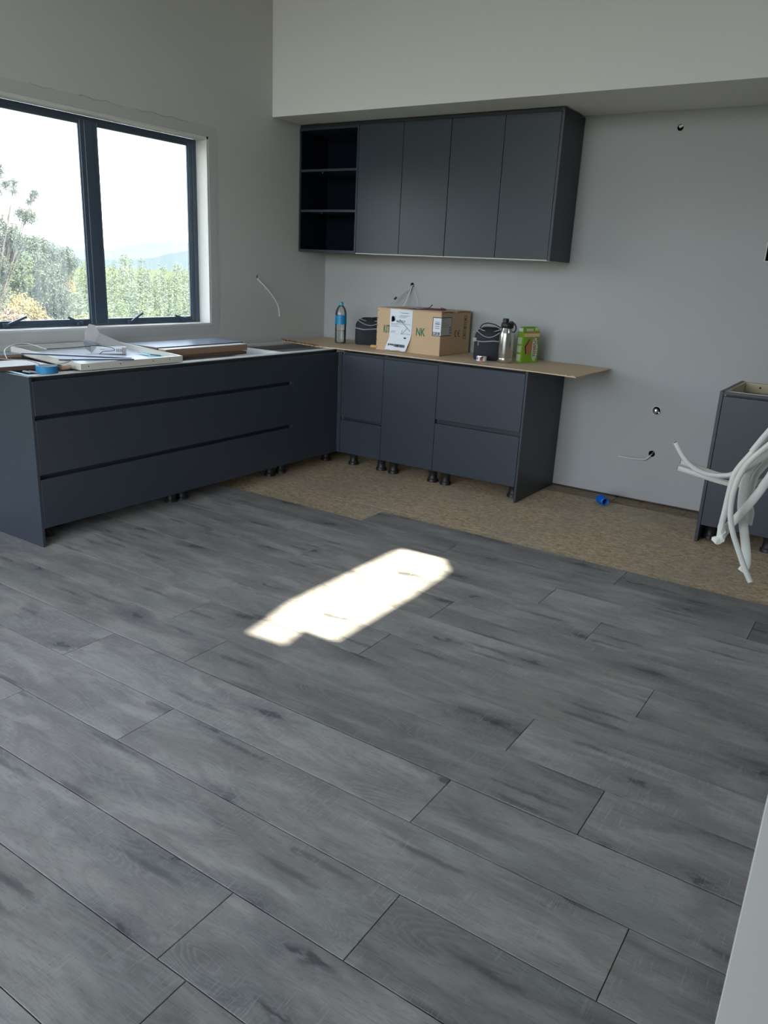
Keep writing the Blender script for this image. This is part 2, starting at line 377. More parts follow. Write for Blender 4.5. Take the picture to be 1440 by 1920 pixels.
o = MB().box(.001, RX, -.6604, -.001, ZT, CH).build('wall_bulkhead', M_wall); o['kind'] = 'structure'
# unseen sides: invented daylight openings in the rear wall and ceiling
def Prear(u, v, d): return (u, RY-d, v)
def Pright(u, v, d): return (RX+d, u, v)
o = MB().holed(rect(-.14, RX+.14, -.05, CH), [rect(.1, 4.85, .02, 3.75)], 0, .14, Prear).build('wall_rear', M_wall); o['kind'] = 'structure'  # opening invented and enlarged to light the room from behind
o = MB().holed(rect(RY, .12, -.05, CH), [], 0, .14, Pright).build('wall_right', M_wall); o['kind'] = 'structure'
SH = (CH)/math.tan(SUN_EL)
patch = [(2.085, -1.94), (2.33, -1.925), (2.44, -2.06), (2.455, -2.4), (2.455, -3.035), (2.285, -3.035), (2.315, -3.19), (2.13, -3.20), (2.065, -2.85), (2.065, -2.0)]
o = MB().holed(rect(-.14, RX+.14, RY-.14, .12), [[(x+SH, y) for x, y in patch]], CH, CH+.01, lambda u, v, d: (u, v, d)).build('ceiling', M_ceil); o['kind'] = 'structure'  # invented roof hole, notched so the sun draws the floor patch
# wall end beside the camera
o = MB().box(4.0905, 5.0, -4.10, -3.99, 0, CH, b=.0025).build('wall_stub', M_walll); o['kind'] = 'structure'
o = MB().box(3.35, 4.9, -6.35, -6.25, 0, CH).build('wall_shade_end', M_wall); o['kind'] = 'structure'  # unseen partition added to block rear daylight from the wall end
o = MB().box(4.9, 5.0, RY, -4.10, 0, CH).build('wall_shade_side', M_wall); o['kind'] = 'structure'  # unseen wall added to shade the wall end from the right
# frame bars of the invented rear opening
def frame_bars(name, P, u0, u1, z1, n):
    mb = MB()
    for k in range(n+1):
        u = u0+(u1-u0)*k/n; a, b = (P(u-.03, 0, 0.04), P(u+.03, z1, .09)); mb.box(a[0], b[0], a[1], b[1], .02, z1)
    a, b = P(u0, 0, .04), P(u1, 0, .09); mb.box(a[0], b[0], a[1], b[1], z1-.06, z1); mb.box(a[0], b[0], a[1], b[1], .02, .05)
    o = mb.build(name, M_alu); o['kind'] = 'structure'
frame_bars('rear_opening', Prear, .1, 4.85, 3.75, 4)

# window architrave and liner
o = MB().holed(rect(WY0-.075, -1.222, .948, 2.292), [rect(WY0+.001, WY1-.001, WZ0+.001, WZ1-.001)], -.0035, 0.0, Pleft).build('trim_1', M_archi); o['kind'] = 'structure'
mb = MB()
mb.box(-.10, .001, WY1-.018, WY1-.001, WZ0, WZ1, b=.001); mb.box(-.10, .001, WY0+.001, WY0+.018, WZ0, WZ1, b=.001)
mb.box(-.10, .001, WY0, WY1, WZ1-.018, WZ1-.001, b=.001); mb.box(-.10, .003, WY0, WY1, WZ0+.001, WZ0+.014, b=.001)
o = mb.build('trim_2', M_trimw); o['kind'] = 'structure'
mb = MB()   # ragged stopping ridge over the window
pts = []
for k in range(60):
    y = -2.63+1.40*k/59; pts.append((.0045, y, 2.292 + .005*math.sin(k*.9)+.006*random.random() - .004))
for a, b in ((2, 9), (15, 28), (31, 50)):
    mb.tube(pts[a:b], .0012, n=5, sub=1)
o2 = mb.build('trim_3', M_scuff); o2['kind'] = 'structure'
# window
win = bpy.data.objects.new('window_1', None); link(win); win['kind'] = 'structure'
FY0, FY1, FZ0, FZ1 = -3.01, -1.313, 1.026, 2.21
mb = MB(); x0, x1 = -.138, -.098
mb.box(x0, x1, FY1-.035, FY1, FZ0, FZ1, b=.002); mb.box(x0, x1, FY0, FY0+.035, FZ0, FZ1, b=.002)
mb.box(x0, x1, FY0+.035, FY1-.035, FZ0, FZ0+.012, b=.002); mb.box(x0, x1, FY0+.035, FY1-.035, FZ1-.022, FZ1, b=.002)
MUL = -2.150; mb.box(x0, x1-.003, MUL-.03, MUL+.03, FZ0, FZ1, b=.002)
mb.build('window_frame', M_alu, win)
for y0, y1 in ((MUL+.022, FY1-.028), (FY0+.028, MUL-.022)):
    z0, z1 = FZ0+.008, FZ1-.010
    s = MB(); xa, xb = -.132, -.104
    w = .038
    s.box(xa, xb, y0, y0+w, z0, z1, b=.003); s.box(xa, xb, y1-w, y1, z0, z1, b=.003)
    s.box(xa, xb, y0+w, y1-w, z0, z0+.032, b=.003); s.box(xa, xb, y0+w, y1-w, z1-.034, z1, b=.003)
    so = s.build('sash', M_alu, win)
    g = MB().box(-.123, -.118, y0+w-.006, y1-w+.006, z0+.026, z1-.028).build('pane', M_glass, so)
    beads = MB(); beads.box(-.116, -.110, y0+w, y0+w+.007, z0+.03, z1-.03).box(-.116, -.110, y1-w-.007, y1-w, z0+.03, z1-.03)
    beads.build('glazing_bead', M_alu, so)
for ya, za, yb, zb in ((-2.779, 1.046, -2.655, 1.090), (-2.300, 1.046, -2.390, 1.082), (-1.925, 1.043, -1.826, 1.099), (-1.462, 1.052, -1.555, 1.076)):
    h = MB(); d = Vector((0, yb-ya, zb-za)); L = d.length; ang = math.atan2(zb-za, yb-ya)
    Mx = Matrix.Translation((-.09, ya, za)) @ Matrix.Rotation(ang, 4, 'X')
    h.box(-.006, .010, -.004, L, -.006, .006, b=.002, M=Mx); h.box(-.012, .004, -.02, .02, -.012, .012, b=.002, M=Matrix.Translation((-.09, ya, za-.002)))
    h.build('window_stay', M_alu, win)

# ------------------------------------------------------------------ floor: subfloor sheets and planks
fl = MB().box(-.14, RX+.14, RY-.14, .12, -.06, -.031).build('floor', M_chipd); fl['kind'] = 'structure'
for x0, x1, y0, y1 in ((0, 1.069, -1.36, -.18), (1.072, 4.25, -1.36, -.18), (4.253, RX, -1.36, -.18), (0, 2.0, -3.0, -1.363), (2.003, RX, -3.0, -1.363), (0, RX, RY, -3.003)):
    MB().box(x0, x1, y0, y1, -.0305, FL, b=.0015).build('chipboard_sheet', M_chip, fl)
for x0, x1 in ((0, 2.65), (2.652, 3.13), (3.132, RX)):
    MB().box(x0, x1, -.177, .02, -.0305, FL-.004, b=.001).build('chipboard_sheet', M_chipd, fl, 'darker strip of chipboard along the wall')
PL = 1.542; PW = .2323; GAP = .0024
def plank_mesh(L):
    mb = MB(); b = .0008; z0 = FL; x0, x1, y0, y1 = GAP/2, L-GAP/2, GAP/2, PW-GAP/2
    vs = [(x0, y0, z0), (x1, y0, z0), (x1, y1, z0), (x0, y1, z0), (x0, y0, -b), (x1, y0, -b), (x1, y1, -b), (x0, y1, -b),
          (x0+b, y0+b, 0), (x1-b, y0+b, 0), (x1-b, y1-b, 0), (x0+b, y1-b, 0)]
    fs = [(0, 1, 5, 4), (1, 2, 6, 5), (2, 3, 7, 6), (3, 0, 4, 7), (4, 5, 9, 8), (5, 6, 10, 9), (6, 7, 11, 10), (7, 4, 8, 11), (8, 9, 10, 11)]
    return mb.add(vs, fs).mesh('plank', M_plank)
PM = {}
rows = [(-1.680, 1.616), (-1.912, 2.274), (-2.144, 1.410), (-2.376, 1.716), (-2.608, 2.636), (-2.840, 2.068), (-3.072, 2.590), (-3.304, 1.788), (-3.536, 2.112),
        (-3.771, 1.720), (-4.004, 2.325), (-4.237, 1.837), (-4.470, 3.052)]
for k in range(15): rows.append((rows[-1][0]-.2325, 1.6+((k*.61) % 1.5)))
tones = {(0, 1.616): .80, (0, 3.158): .74, (1, .732): .78, (1, 2.274): .88, (2, 1.410): .95, (7, 1.788): .86, (8, 2.112): .80, (8, .570): .95, (9, 1.720): 1.12, (9, .178): 1.08, (7, .246): .98,
         (10, .783): 1.10, (10, 2.325): 1.02, (11, 1.837): 1.04, (11, .295): 1.1, (9, 3.262): .92, (6, 2.59): .88, (6, 1.048): 1.0, (5, 3.61): .88, (12, 3.052): 1.0, (11, 3.379): .80, (1, 3.816): .7}
EDGE_R = 6.45
for r, (y, xj) in enumerate(rows):
    if y < RY+.02: break
    x = xj
    while x > .02: x -= PL
    first = 1.616 if r == 0 else .02
    if r == 0: x = 1.616
    while x < EDGE_R:
        a = max(x, first); b = min(x+PL, EDGE_R); L = round(b-a, 3)
        if L > .03:
            if L not in PM: PM[L] = plank_mesh(L)
            o = bpy.data.objects.new('plank', PM[L]); link(o); o.parent = fl; o.location = (a, y, 0)
            t = 1.0+random.uniform(-.12, .06)
            for (rr, xx), tt in tones.items():
                if rr == r and abs(xx-a) < .03: t = tt
            o.color = (t, t*.998, t*.99, 1)
        x += PL

# ------------------------------------------------------------------ base cabinets
def legs(parent, pts):
    for x, y in pts:
        MB().lathe([(.041, FL), (.041, FL+.014), (.035, FL+.022), (.031, FL+.028), (.031, .060), (.036, .066), (.038, .10)], (x, y, 0), 16).build('leg', M_black, parent)
# drawer unit along the window wall (fronts on x = D)
Y0, Y1 = -3.128, -1.180
c = thing('drawer_cabinet', 'long low charcoal drawer cabinet under the window, three wide drawers', 'cabinet', (0, 0, 0))
part('end_panel', M_char, c, .002, D, -3.1445, -3.129, 0.0, H, b=.0008, label='charcoal end panel reaching the floor')
mb = MB().box(.02, D-.053, Y0+.001, Y0+.016, .10, .866).box(.02, D-.053, Y1-.016, Y1, .10, .866).box(.02, D-.053, Y0+.016, Y1-.016, .10, .116).box(.02, .036, Y0+.016, Y1-.016, .116, .80)
mb.box(.036, D-.06, -2.13, -2.10, .116, .80)
mb.build('carcass', M_white, c, label='white melamine carcass')
part('top_rail', M_white, c, D-.085, D-.025, Y0+.001, Y1-.001, .864, .8695, b=.0005, label='white front top rail')
part('top_rail', M_white, c, .036, .10, Y0+.016, Y1-.016, .850, .866, label='white back top rail')
for z in (.858, .665, .365):
    MB().box(D-.052, D-.030, Y0, Y1, z-.025, z-.007 if z > .8 else z+.020).build('finger_channel', M_char2, c)
part('channel_lip', M_char2, c, D-.032, D-.026, Y0, Y1, .846, .8635, b=.0005)
for z0, z1 in ((.6775, .846), (.3775, .6545), (.098, .3535)):
    part('drawer_front', M_char, c, D-.018, D, Y0+.001, Y1, z0, z1, b=.0012)
legs(c, [(.50, -3.02), (.50, -2.16), (.50, -2.07), (.10, -3.0), (.10, -2.1), (.50, -1.24)])
# corner unit
c = thing('corner_cabinet', 'plain charcoal corner cabinet joining the two base runs', 'cabinet')
mb = MB().box(.02, D-.053, -1.178, -1.162, .10, .866).box(.02, .036, -1.162, -.02, .10, .80).box(.036, .67, -.036, -.02, .10, .80).box(.036, D-.03, -1.162, -.036, .10, .116)
mb.build('carcass', M_white, c)
part('filler_panel', M_char, c, D-.018, D, -1.177, -DB+.001, .098, .846, b=.0008)
part('filler_panel', M_char, c, D+.001, .688, -DB, -DB+.018, .098, .848, b=.0008)
part('channel_lip', M_char2, c, D-.032, D-.026, -1.177, -DB+.01, .846, .8635, b=.0005)
part('top_rail', M_white, c, D-.085, D-.025, -1.177, -DB+.01, .864, .8695, label='white front top rail')
part('top_rail', M_white, c, .036, .09, -1.16, -.04, .850, .866, label='white back top rail')
part('finger_channel', M_char2, c, D-.052, D-.032, -1.177, -DB+.01, .835, .851)
legs(c, [(.50, -1.12), (.50, -.58), (.10, -.1)])
# back run units
def base_unit(label, x0, x1, fronts, gaps, lg, end=False):
    c = thing('base_cabinet', label, 'cabinet')
    yb = -DB
    mb = MB().box(x0+.001, x0+.016, yb+.051, -.02, .10, .866).box(x1-.016, x1-.001, yb+.051, -.02, .10, .866).box(x0+.016, x1-.016, yb+.022, -.02, .10, .116).box(x0+.016, x1-.016, -.036, -.02, .116, .866)
    mb.build('carcass', M_white, c)
    part('top_rail', M_white, c, x0+.016, x1-.016, yb+.030, yb+.09, .850, .866)
    part('finger_channel', M_char2, c, x0, x1, yb+.030, yb+.05, .825, .866)
    part('channel_lip', M_char, c, x0, x1, yb+.022, yb+.030, .856, .868, b=.001)
    for z0, z1, n in fronts: part(n, M_char, c, x0+.001, x1-.0015, yb, yb+.018, z0, z1, b=.0012)
    for z in gaps: part('finger_channel', M_char2, c, x0+.005, x1-.005, yb+.030, yb+.05, z-.03, z+.03)
    legs(c, lg)
    if end: part('end_panel', M_char, c, 2.1475, 2.1625, yb, -.004, FL, H, b=.0008, label='charcoal end panel reaching the floor')
    return c
base_unit('narrow charcoal drawer cabinet next to the inner corner', .690, 1.060, [(.372, .835, 'drawer_front'), (.098, .3515, 'drawer_front')], [.362], [(.74, -.54), (1.0, -.54), (.74, -.1)])
base_unit('plain charcoal door cabinet between the two drawer cabinets of the back run', 1.060, 1.507, [(.098, .835, 'door')], [], [(1.12, -.555), (1.46, -.555), (1.12, -.1)])
base_unit('wide charcoal two-drawer cabinet at the free end of the back run', 1.507, 2.1465, [(.468, .848, 'drawer_front'), (.098, .438, 'drawer_front')], [.453], [(1.57, -.56), (2.08, -.52), (1.57, -.1)], True)
# right-hand cabinet
c = thing('base_cabinet', 'freestanding open-topped charcoal cabinet at the right edge', 'cabinet')
X = 3.3148; HR = .882
part('side_panel', M_char, c, X, X+.018, -.6531, -.002, FL, HR, b=.0008, label='charcoal side panel reaching the floor')
MB().box(X+.018, X+.033, -.631, -.01, .10, HR-.003).box(4.17, 4.185, -.631, -.01, .10, HR-.003).box(X+.033, 4.17, -.631, -.01, .10, .116).box(X+.033, 4.17, -.026, -.012, .116, HR-.06).build('carcass', M_cream, c, label='raw cream carcass')
part('top_rail', M_cream, c, X+.033, 4.17, -.045, -.012, HR-.06, HR-.003, label='raw timber back rail with screw holes')
part('top_rail', M_white, c, X+.033, 4.17, -.628, -.56, HR-.018, HR-.005, label='white front rail')
part('screw_hole', M_hole, c, 3.43, 3.44, -.0462, -.045, HR-.032, HR-.022); part('screw_hole', M_hole, c, 3.61, 3.62, -.0462, -.045, HR-.032, HR-.022)
part('finger_channel', M_char2, c, X+.018, 4.185, -.623, -.61, .83, HR-.006); part('channel_lip', M_char, c, X+.019, 4.185, -.650, -.623, .866, HR-.003, b=.001)
part('door', M_char, c, X+.021, 3.755, -.6531, -.635, .098, .856, b=.0012); part('door', M_char, c, 3.758, 4.185, -.6531, -.635, .098, .856, b=.0012)
legs(c, [(3.375, -.52), (3.70, -.55), (4.1, -.55), (3.375, -.1), (4.1, -.1)])

# ------------------------------------------------------------------ wall cabinets
ZB = 1.549; ZC = 2.424; yf = -.3535
c = thing('shelf_unit', 'open charcoal shelf unit with three bays hung in the corner', 'shelf unit')
part('side_panel', M_char, c, .002, .014, yf, -.002, ZB, ZC, b=.0005); part('side_panel', M_char, c, .5375, .552, yf, -.002, ZB, ZC, b=.0005)
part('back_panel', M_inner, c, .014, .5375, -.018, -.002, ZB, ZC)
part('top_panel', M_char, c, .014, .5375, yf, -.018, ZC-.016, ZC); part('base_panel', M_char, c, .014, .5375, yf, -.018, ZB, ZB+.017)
for a, b in ((.0142, .016), (.5355, .5373)): part('shade_lining', M_inner, c, a, b, yf+.012, -.019, ZB+.018, ZC-.018)  # thin dark sheets added as shade on the inner sides
for z in (2.123, 1.838):
    part('shelf', M_char, c, .0165, .535, yf+.004, -.019, z, z+.017, b=.0005)
    for xx in (.02, .20): part('shelf_pin', M_chrome, c, xx, xx+.008, yf+.03, yf+.04, z-.008, z)
def wall_unit(label, x0, x1, xm, end=False):
    c = thing('wall_cabinet', label, 'cabinet')
    MB().box(x0+.001, x1-.001, yf+.020, -.002, ZB+.003, ZC).build('carcass', M_char2, c)
    part('base_panel', M_white, c, x0+.002, x1-.002, yf+.002, -.003, ZB-.002, ZB+.003, label='pale underside board')
    for a, b in ((x0, xm), (xm, x1)): part('door', M_char, c, a+.0015, b-.0015, yf, yf+.018, ZB+.002, ZC, b=.0012)
    if end: part('end_panel', M_char, c, x1+.001, x1+.019, yf-.002, -.002, ZB-.004, ZT-.012, b=.0008)
wall_unit('two-door charcoal wall cabinet next to the open shelves', .553, 1.3115, .934)
wall_unit('two-door charcoal wall cabinet at the right end of the wall run', 1.3125, 2.083, 1.7045, True)
tag(MB().box(.006, 2.10, yf+.004, yf+.020, ZC+.001, ZT-.006, b=.001).box(.006, 2.10, yf+.020, -.05, ZC+.001, ZC+.006).build('filler_strip', M_char2), 'dark filler strip between wall cabinets and bulkhead', 'trim')

# ------------------------------------------------------------------ MDF sheet on the back run
TB = .8765
def sheetz(x): return H+.0008
prof = [(.030, -.012), (2.484, -.012), (2.488, -.690), (.66, -.690), (.56, -.700), (.50, -.712), (.43, -.690), (.36, -.668), (.28, -.650), (.20, -.628), (.13, -.622), (.045, -.590)]
prof = [(x, y) for x, y in prof]
sh = thing('mdf_sheet', 'thin tan hardboard sheet covering the back run, overhanging its free end', 'board')
def Psheet(u, v, d): return (u, v, d - (.006*((u-2.16)/.33)**1.5 if u > 2.16 else 0))
xs = [.03, 2.16, 2.25, 2.34, 2.42, 2.488]
poly = [(.030, -.012), (2.16, -.012), (2.25, -.012), (2.34, -.012), (2.42, -.012), (2.484, -.012), (2.488, -.690), (2.42, -.690), (2.34, -.691), (2.25, -.690), (2.16, -.690)] + prof[3:]
MB().holed(poly, [], .8702, .8762, Psheet).build('sheet', M_hard, sh)
mb = MB()
tp = prof[5:]
for k in range(26):
    t = k/26*(len(tp)-1); i = int(t); f = t-i; x = tp[i][0]*(1-f)+tp[i+1][0]*f; y = tp[i][1]*(1-f)+tp[i+1][1]*f
    mb.box(-.014, .014, -.005, .005, -.002, .002, M=Matrix.Translation((x, y-.003, .8775+random.uniform(0, .006))) @ Euler((random.uniform(-.5, .5), random.uniform(-.3, .3), random.uniform(-.6, .6))).to_matrix().to_4x4())
mb.build('torn_edge', M_torn, sh, label='brown torn edge near the corner', kind='stuff')
mb = MB()
for k in range(7): mb.box(-.012, .012, -.003, .002, -.003, .001, M=Matrix.Translation((2.14+k*.055, -.692, .8745)) @ Euler((0, random.uniform(-.2, .2), random.uniform(-.2, .2))).to_matrix().to_4x4())
mb.build('frayed_edge', M_hard, sh, label='frayed front edge', kind='stuff')

# ------------------------------------------------------------------ sink carton
c = thing('carton', 'large brown cardboard sink carton with green lettering and shipping labels', 'box')
cx0, cx1, cy0, cy1, cz0, cz1 = .868, 1.407, -.489, -.050, TB, 1.180
MB().box(cx0, cx1, cy0, cy1, cz0, cz1-.003, b=.003).build('box_body', M_card, c)
for a, b in ((cy0+.001, cy0+.205), (cy1-.205, cy1-.001)):   # top flaps, slightly lifted at the right end
    MB().prism([(a, cx0+.002), (b, cx0+.002), (b, cx1-.004), (a, cx1-.004)], cz1-.003, cz1+.001, lambda u, v, d: (v, u, d + .004*max(0, math.sin((v-cx0)*5)))).build('flap', M_card, c)
for y0, y1 in ((cy0+.02, cy0+.17), (cy0+.23, cy1-.02)):
    pts = [(cx1+.0003, y0+(y1-y0)*k/8, cz1-.013+.009*math.sin(math.pi*k/8)**.5) for k in range(9)]
    MB().tube(pts, .0018, n=5, sub=1).build('flap_gap', M_cardd, c)
for k in range(6):
    z = 1.158-k*.052; MB().box(-.006, .006, -.0006, .0006, -.0012, .0012, M=Matrix.Translation((cx0+.008, cy0-.0008, z)) @ Matrix.Rotation(.6, 4, 'Y')).build('staple', M_ink, c)
Fc = lambda x, z: frame((x, cy0-.0012, z), (1, 0, 0), (0, 0, 1))
text('KIT', .077, Fc(.928, 1.006), M_green, c, bold=.0014, sx=.50)
text('NK', .077, Fc(1.205, 1.006), M_green, c, bold=.0014, sx=.68)
# shipping label: one bent sheet
lb = bpy.data.objects.new('shipping_label', None); link(lb); lb.parent = c
rowsL = [(1.176, .984, 1.172, .0016), (1.10, .982, 1.172, .002), (1.02, .984, 1.170, .002), (.975, .984, 1.166, .006), (.94, .975, 1.156, .014), (.905, .966, 1.146, .022), (.888, .962, 1.140, .026)]
vs = []; fs = []
for z, a, b, dd in rowsL:
    for k in range(7):
        x = a+(b-a)*k/6; vs.append((x, cy0-dd-(.003*math.sin(k*1.1) if dd > .01 else 0), z + (.003*math.sin(k*2.1) if z < .89 else 0)))
for i in range(len(rowsL)-1):
    for k in range(6): fs.append((i*7+k, i*7+k+1, (i+1)*7+k+1, (i+1)*7+k))
MB().add(vs, fs, True).build('label_sheet', M_paper, lb)
Fl = lambda x, z, d=.0030: frame((x, cy0-d, z), (1, 0, 0), (0, 0, 1))
def ltext(s, x, z, h, m=M_ink, bold=0.0, sx=.8, d=.0030): text(s, h, Fl(x, z, d), m, lb, bold=bold, sx=sx)
ltext('WE317', 1.038, 1.083, .025, bold=.0003, sx=1.0); ltext('WHANGAREI', .995, .995, .013, bold=.0002, d=.0032)
mb = MB()
def lbar(x0, x1, z0, z1, d=.0030): mb.box(x0, x1, cy0-d-.0004, cy0-d, z0, z1)
lbar(1.075, 1.140, 1.151, 1.154); lbar(1.065, 1.070, 1.155, 1.159)
for k in range(14):   # stamped block of small lettering
    lbar(.996+random.random()*.03, 1.0+random.random()*.035, 1.086+random.random()*.045, 1.089+random.random()*.045)
mb.box(-.0013, .0013, -.0004, 0, -.062, .062, M=Matrix.Translation((1.112, cy0-.0034, 1.068)) @ Matrix.Rotation(-.87, 4, 'Y'))
mb.box(-.0011, .0011, -.0004, 0, -.033, .033, M=Matrix.Translation((1.110, cy0-.0034, 1.026)) @ Matrix.Rotation(.78, 4, 'Y'))
mb.box(-.0009, .0009, -.0004, 0, -.019, .019, M=Matrix.Translation((1.089, cy0-.0034, 1.020)) @ Matrix.Rotation(.3, 4, 'Y'))
lbar(1.110, 1.130, .974, .984, .0062)
x = .987
while x < 1.128:
    w = random.choice((.0012, .0022, .0034)); mb.box(x, x+w, cy0-.0195-.0008, cy0-.0195, .912, .932, M=Matrix.Translation((0, -.001, 0))); x += w+random.choice((.0012, .002, .0028))
mb.build('printing', M_ink, lb, kind='stuff')
mb = MB()
for z, a, b in ((1.134, 1.07, 1.15), (1.128, 1.06, 1.13), (1.121, 1.06, 1.12), (1.074, .99, 1.16), (1.066, .995, 1.05), (1.056, .995, 1.07), (1.020, .995, 1.04), (1.012, .995, 1.03), (1.006, 1.08, 1.16), (.990, 1.07, 1.15)):
    lbar(a, b, z, z+.0022)
mb.build('fine_print', M_inkg, lb, kind='stuff')
# product label wrapped round the corner
pl = bpy.data.objects.new('product_label', None); link(pl); pl.parent = c
mb = MB().box(1.340, cx1+.0012, cy0-.0014, cy0-.0006, 1.014, 1.143).box(cx1+.0004, cx1+.0012, cy0, cy0+.150, 1.014, 1.143); mb.build('label_border', M_ink, pl)
part('label_sheet', M_paper, pl, 1.345, cx1+.0018, cy0-.002, cy0-.0014, 1.019, 1.138); part('label_sheet', M_paperg, pl, cx1+.0012, cx1+.0018, cy0, cy0+.145, 1.019, 1.138)
part('number_band', M_ink, pl, 1.345, 1.400, cy0-.0024, cy0-.002, 1.022, 1.042); text('00120', .022, Fl(1.347, 1.025, .0026), M_paper, pl, bold=.0003, sx=.82)
mb = MB()
for k in range(4): mb.box(1.360, 1.398, cy0-.0024, cy0-.002, 1.066+k*.014, 1.070+k*.014+(.004 if k == 2 else 0))
for k, L in enumerate((.03, .02, .05, .105, .07)): mb.box(cx1+.0018, cx1+.0022, cy0+.012, cy0+.012+L, 1.124-k*.012, 1.127-k*.012)
for k in range(3): mb.box(cx1+.0018, cx1+.0022, cy0+.118, cy0+.138, 1.030+k*.018, 1.042+k*.018)
mb.build('printing', M_inkg, pl, kind='stuff')
Fs = lambda y, z: frame((cx1+.0012, y, z), (0, 1, 0), (0, 0, 1))
mb = MB()
for yc in (-.262, -.215):
    pts = [(cx1+.0006, yc+.018*math.cos(a)-.0, 1.025+.022*math.sin(a)) for a in [math.radians(70+k*22) for k in range(11)]]
    mb.tube(pts, .0028, n=5, sub=1)
mb.box(cx1, cx1+.0016, -.232, -.214, 1.0235, 1.0275)
mb.build('ce_mark', M_ink, c)
mb = MB()
for z0 in (1.098, 1.040, .984):
    a, b, z1 = -.150, -.112, z0+.050
    mb.box(cx1, cx1+.0012, a, b, z0, z0+.003).box(cx1, cx1+.0012, a, b, z1-.003, z1).box(cx1, cx1+.0012, a, a+.003, z0, z1).box(cx1, cx1+.0012, b-.003, b, z0, z1)
    mb.box(cx1, cx1+.0012, -.137, -.126, z0+.015, z0+.036)
mb.build('handling_symbols', M_ink, c)
tag(MB().add([(1.04, -.44, cz1+.008), (1.12, -.455, cz1+.012), (1.19, -.46, cz1+.007), (1.06, -.36, cz1+.014), (1.13, -.35, cz1+.020), (1.21, -.36, cz1+.010), (1.08, -.28, cz1+.009), (1.15, -.27, cz1+.015), (1.22, -.29, cz1+.009)],
   [(0, 1, 4, 3), (1, 2, 5, 4), (3, 4, 7, 6), (4, 5, 8, 7)], True).build('plastic_bag', M_plastic), 'crumpled clear plastic lying on the sink carton', 'plastic')
t = thing('cord', 'plum coloured cord with black tip on top of the sink carton', 'cord')
MB().tube([(1.13, -.42, cz1+.008), (1.2, -.40, cz1+.010), (1.27, -.36, cz1+.009), (1.33, -.30, cz1+.009), (1.26, -.24, cz1+.014)], .005, n=7).build('cord', M_plum, t)
MB().tube([(1.195, -.40, cz1+.012), (1.24, -.39, cz1+.016), (1.262, -.385, cz1+.032)], .003, n=6).lathe([(.0, -.006), (.006, 0), (.0, .007)], (1.263, -.385, cz1+.036), 8).build('tip', M_black, t)

# ------------------------------------------------------------------ bottle
c = thing('water_bottle', 'tall clear plastic water bottle with blue cap and label', 'bottle', (.452, -.372, TB))
MB().lathe([(.030, .001), (.041, .004), (.0435, .02), (.042, .05), (.0435, .06), (.042, .09), (.0435, .10), (.0425, .13), (.0435, .145), (.0435, .215), (.043, .235), (.036, .262), (.022, .284), (.014, .290), (.014, .296)], n=28, caps=False).build('bottle_body', M_clear, c)
MB().lathe([(.0, .004), (.040, .005), (.0415, .02), (.0405, .09), (.0415, .10), (.0, .100)], n=24).build('water', M_clear, c)
MB().lathe([(.0442, .148), (.0442, .214)], n=28, caps=False).build('bottle_label', M_labb, c)
MB().lathe([(.0, .316), (.012, .315), (.0165, .308), (.0165, .293), (.015, .290)], n=20).build('cap', M_capb, c)

# ------------------------------------------------------------------ lunch bags
def lunch_bag(label, loc, rz, w, d, h, sag, name='lunch_bag'):
    c = thing(name, label, 'bag', loc, rz)
    # body: rounded-rectangle rings; top arches
    def ring(z, sx, sy, n=28, e=4.0, top=None):
        out = []
        for k in range(n):
            a = 2*math.pi*k/n; ca, sa = math.cos(a), math.sin(a)
            x = math.copysign(abs(ca)**(2/e), ca)*w/2*sx; y = math.copysign(abs(sa)**(2/e), sa)*d/2*sy
            zz = z if top is None else z-top*abs(x/(w/2))**3
            out.append((x, y, zz))
        return out
    def shell(rs):
        mb = MB(); n = len(rs[0]); mb.add([p for r in rs for p in r], [(i*n+k, i*n+(k+1) % n, (i+1)*n+(k+1) % n, (i+1)*n+k) for i in range(len(rs)-1) for k in range(n)], True)
        mb.add(rs[0], [tuple(range(n))[::-1]]); mb.add(rs[-1], [tuple(range(n))], True); return mb
    zs = h*.58
    shell([ring(.001, .95, .94), ring(.012, 1, 1), ring(zs*.5, 1.0, 1.02), ring(zs, 1, 1)]).build('lower_body', M_nylon, c)
    shell([ring(zs+.004, .99, .98), ring(h*.78, .985, .95, top=.01), ring(h*.92, .93, .82, top=.03*sag), ring(h*.985, .80, .62, top=.035*sag), ring(h, .5, .35, top=.02*sag)]).build('upper_body', M_nylon, c)
    r1 = ring(zs+.002, 1.015, 1.02, 40); r1 = [(x, y, z+.004*math.sin(x*40)*sag) for x, y, z in r1]
    MB().tube(r1+[r1[0]], .0045, n=6, sub=1).build('zip_piping', M_pipe, c)
    r2 = [(w*(-.42+.84*k/12), -d/2*(.97-.10*abs(k-6)/6*0), h*.90-.035*h/.2*math.sin(math.pi*k/12)*sag) for k in range(13)]
    MB().tube(r2, .0035, n=6, sub=1).build('front_piping', M_pipe, c)
    r3 = [(w*(-.38+.8*k/12), -d/2*.80, h*.97-.022*math.sin(math.pi*k/12)) for k in range(13)]
    MB().tube(r3, .0035, n=6, sub=1).build('front_piping', M_pipe, c)
    return c
c = lunch_bag('black lunch bag between the water bottle and the carton', (.610, -.205, TB), .62, .222, .150, .205, 1.0)
MB().tube([(-.02, -.05, .200), (0, -.06, .178), (.02, -.05, .205), (.06, -.04, .208), (.09, -.03, .18)], .006, n=6, flat=.4).build('handle', M_nylon, c)
MB().tube([(.078, -.076, .160), (.088, -.078, .150), (.094, -.074, .158), (.086, -.078, .166), (.078, -.076, .160)], .0018, n=5, sub=1).build('ring', M_pipe, c)
c = lunch_bag('black lunch bag behind the steel flask', (1.712, -.335, TB), .36, .20, .175, .222, 1.1)
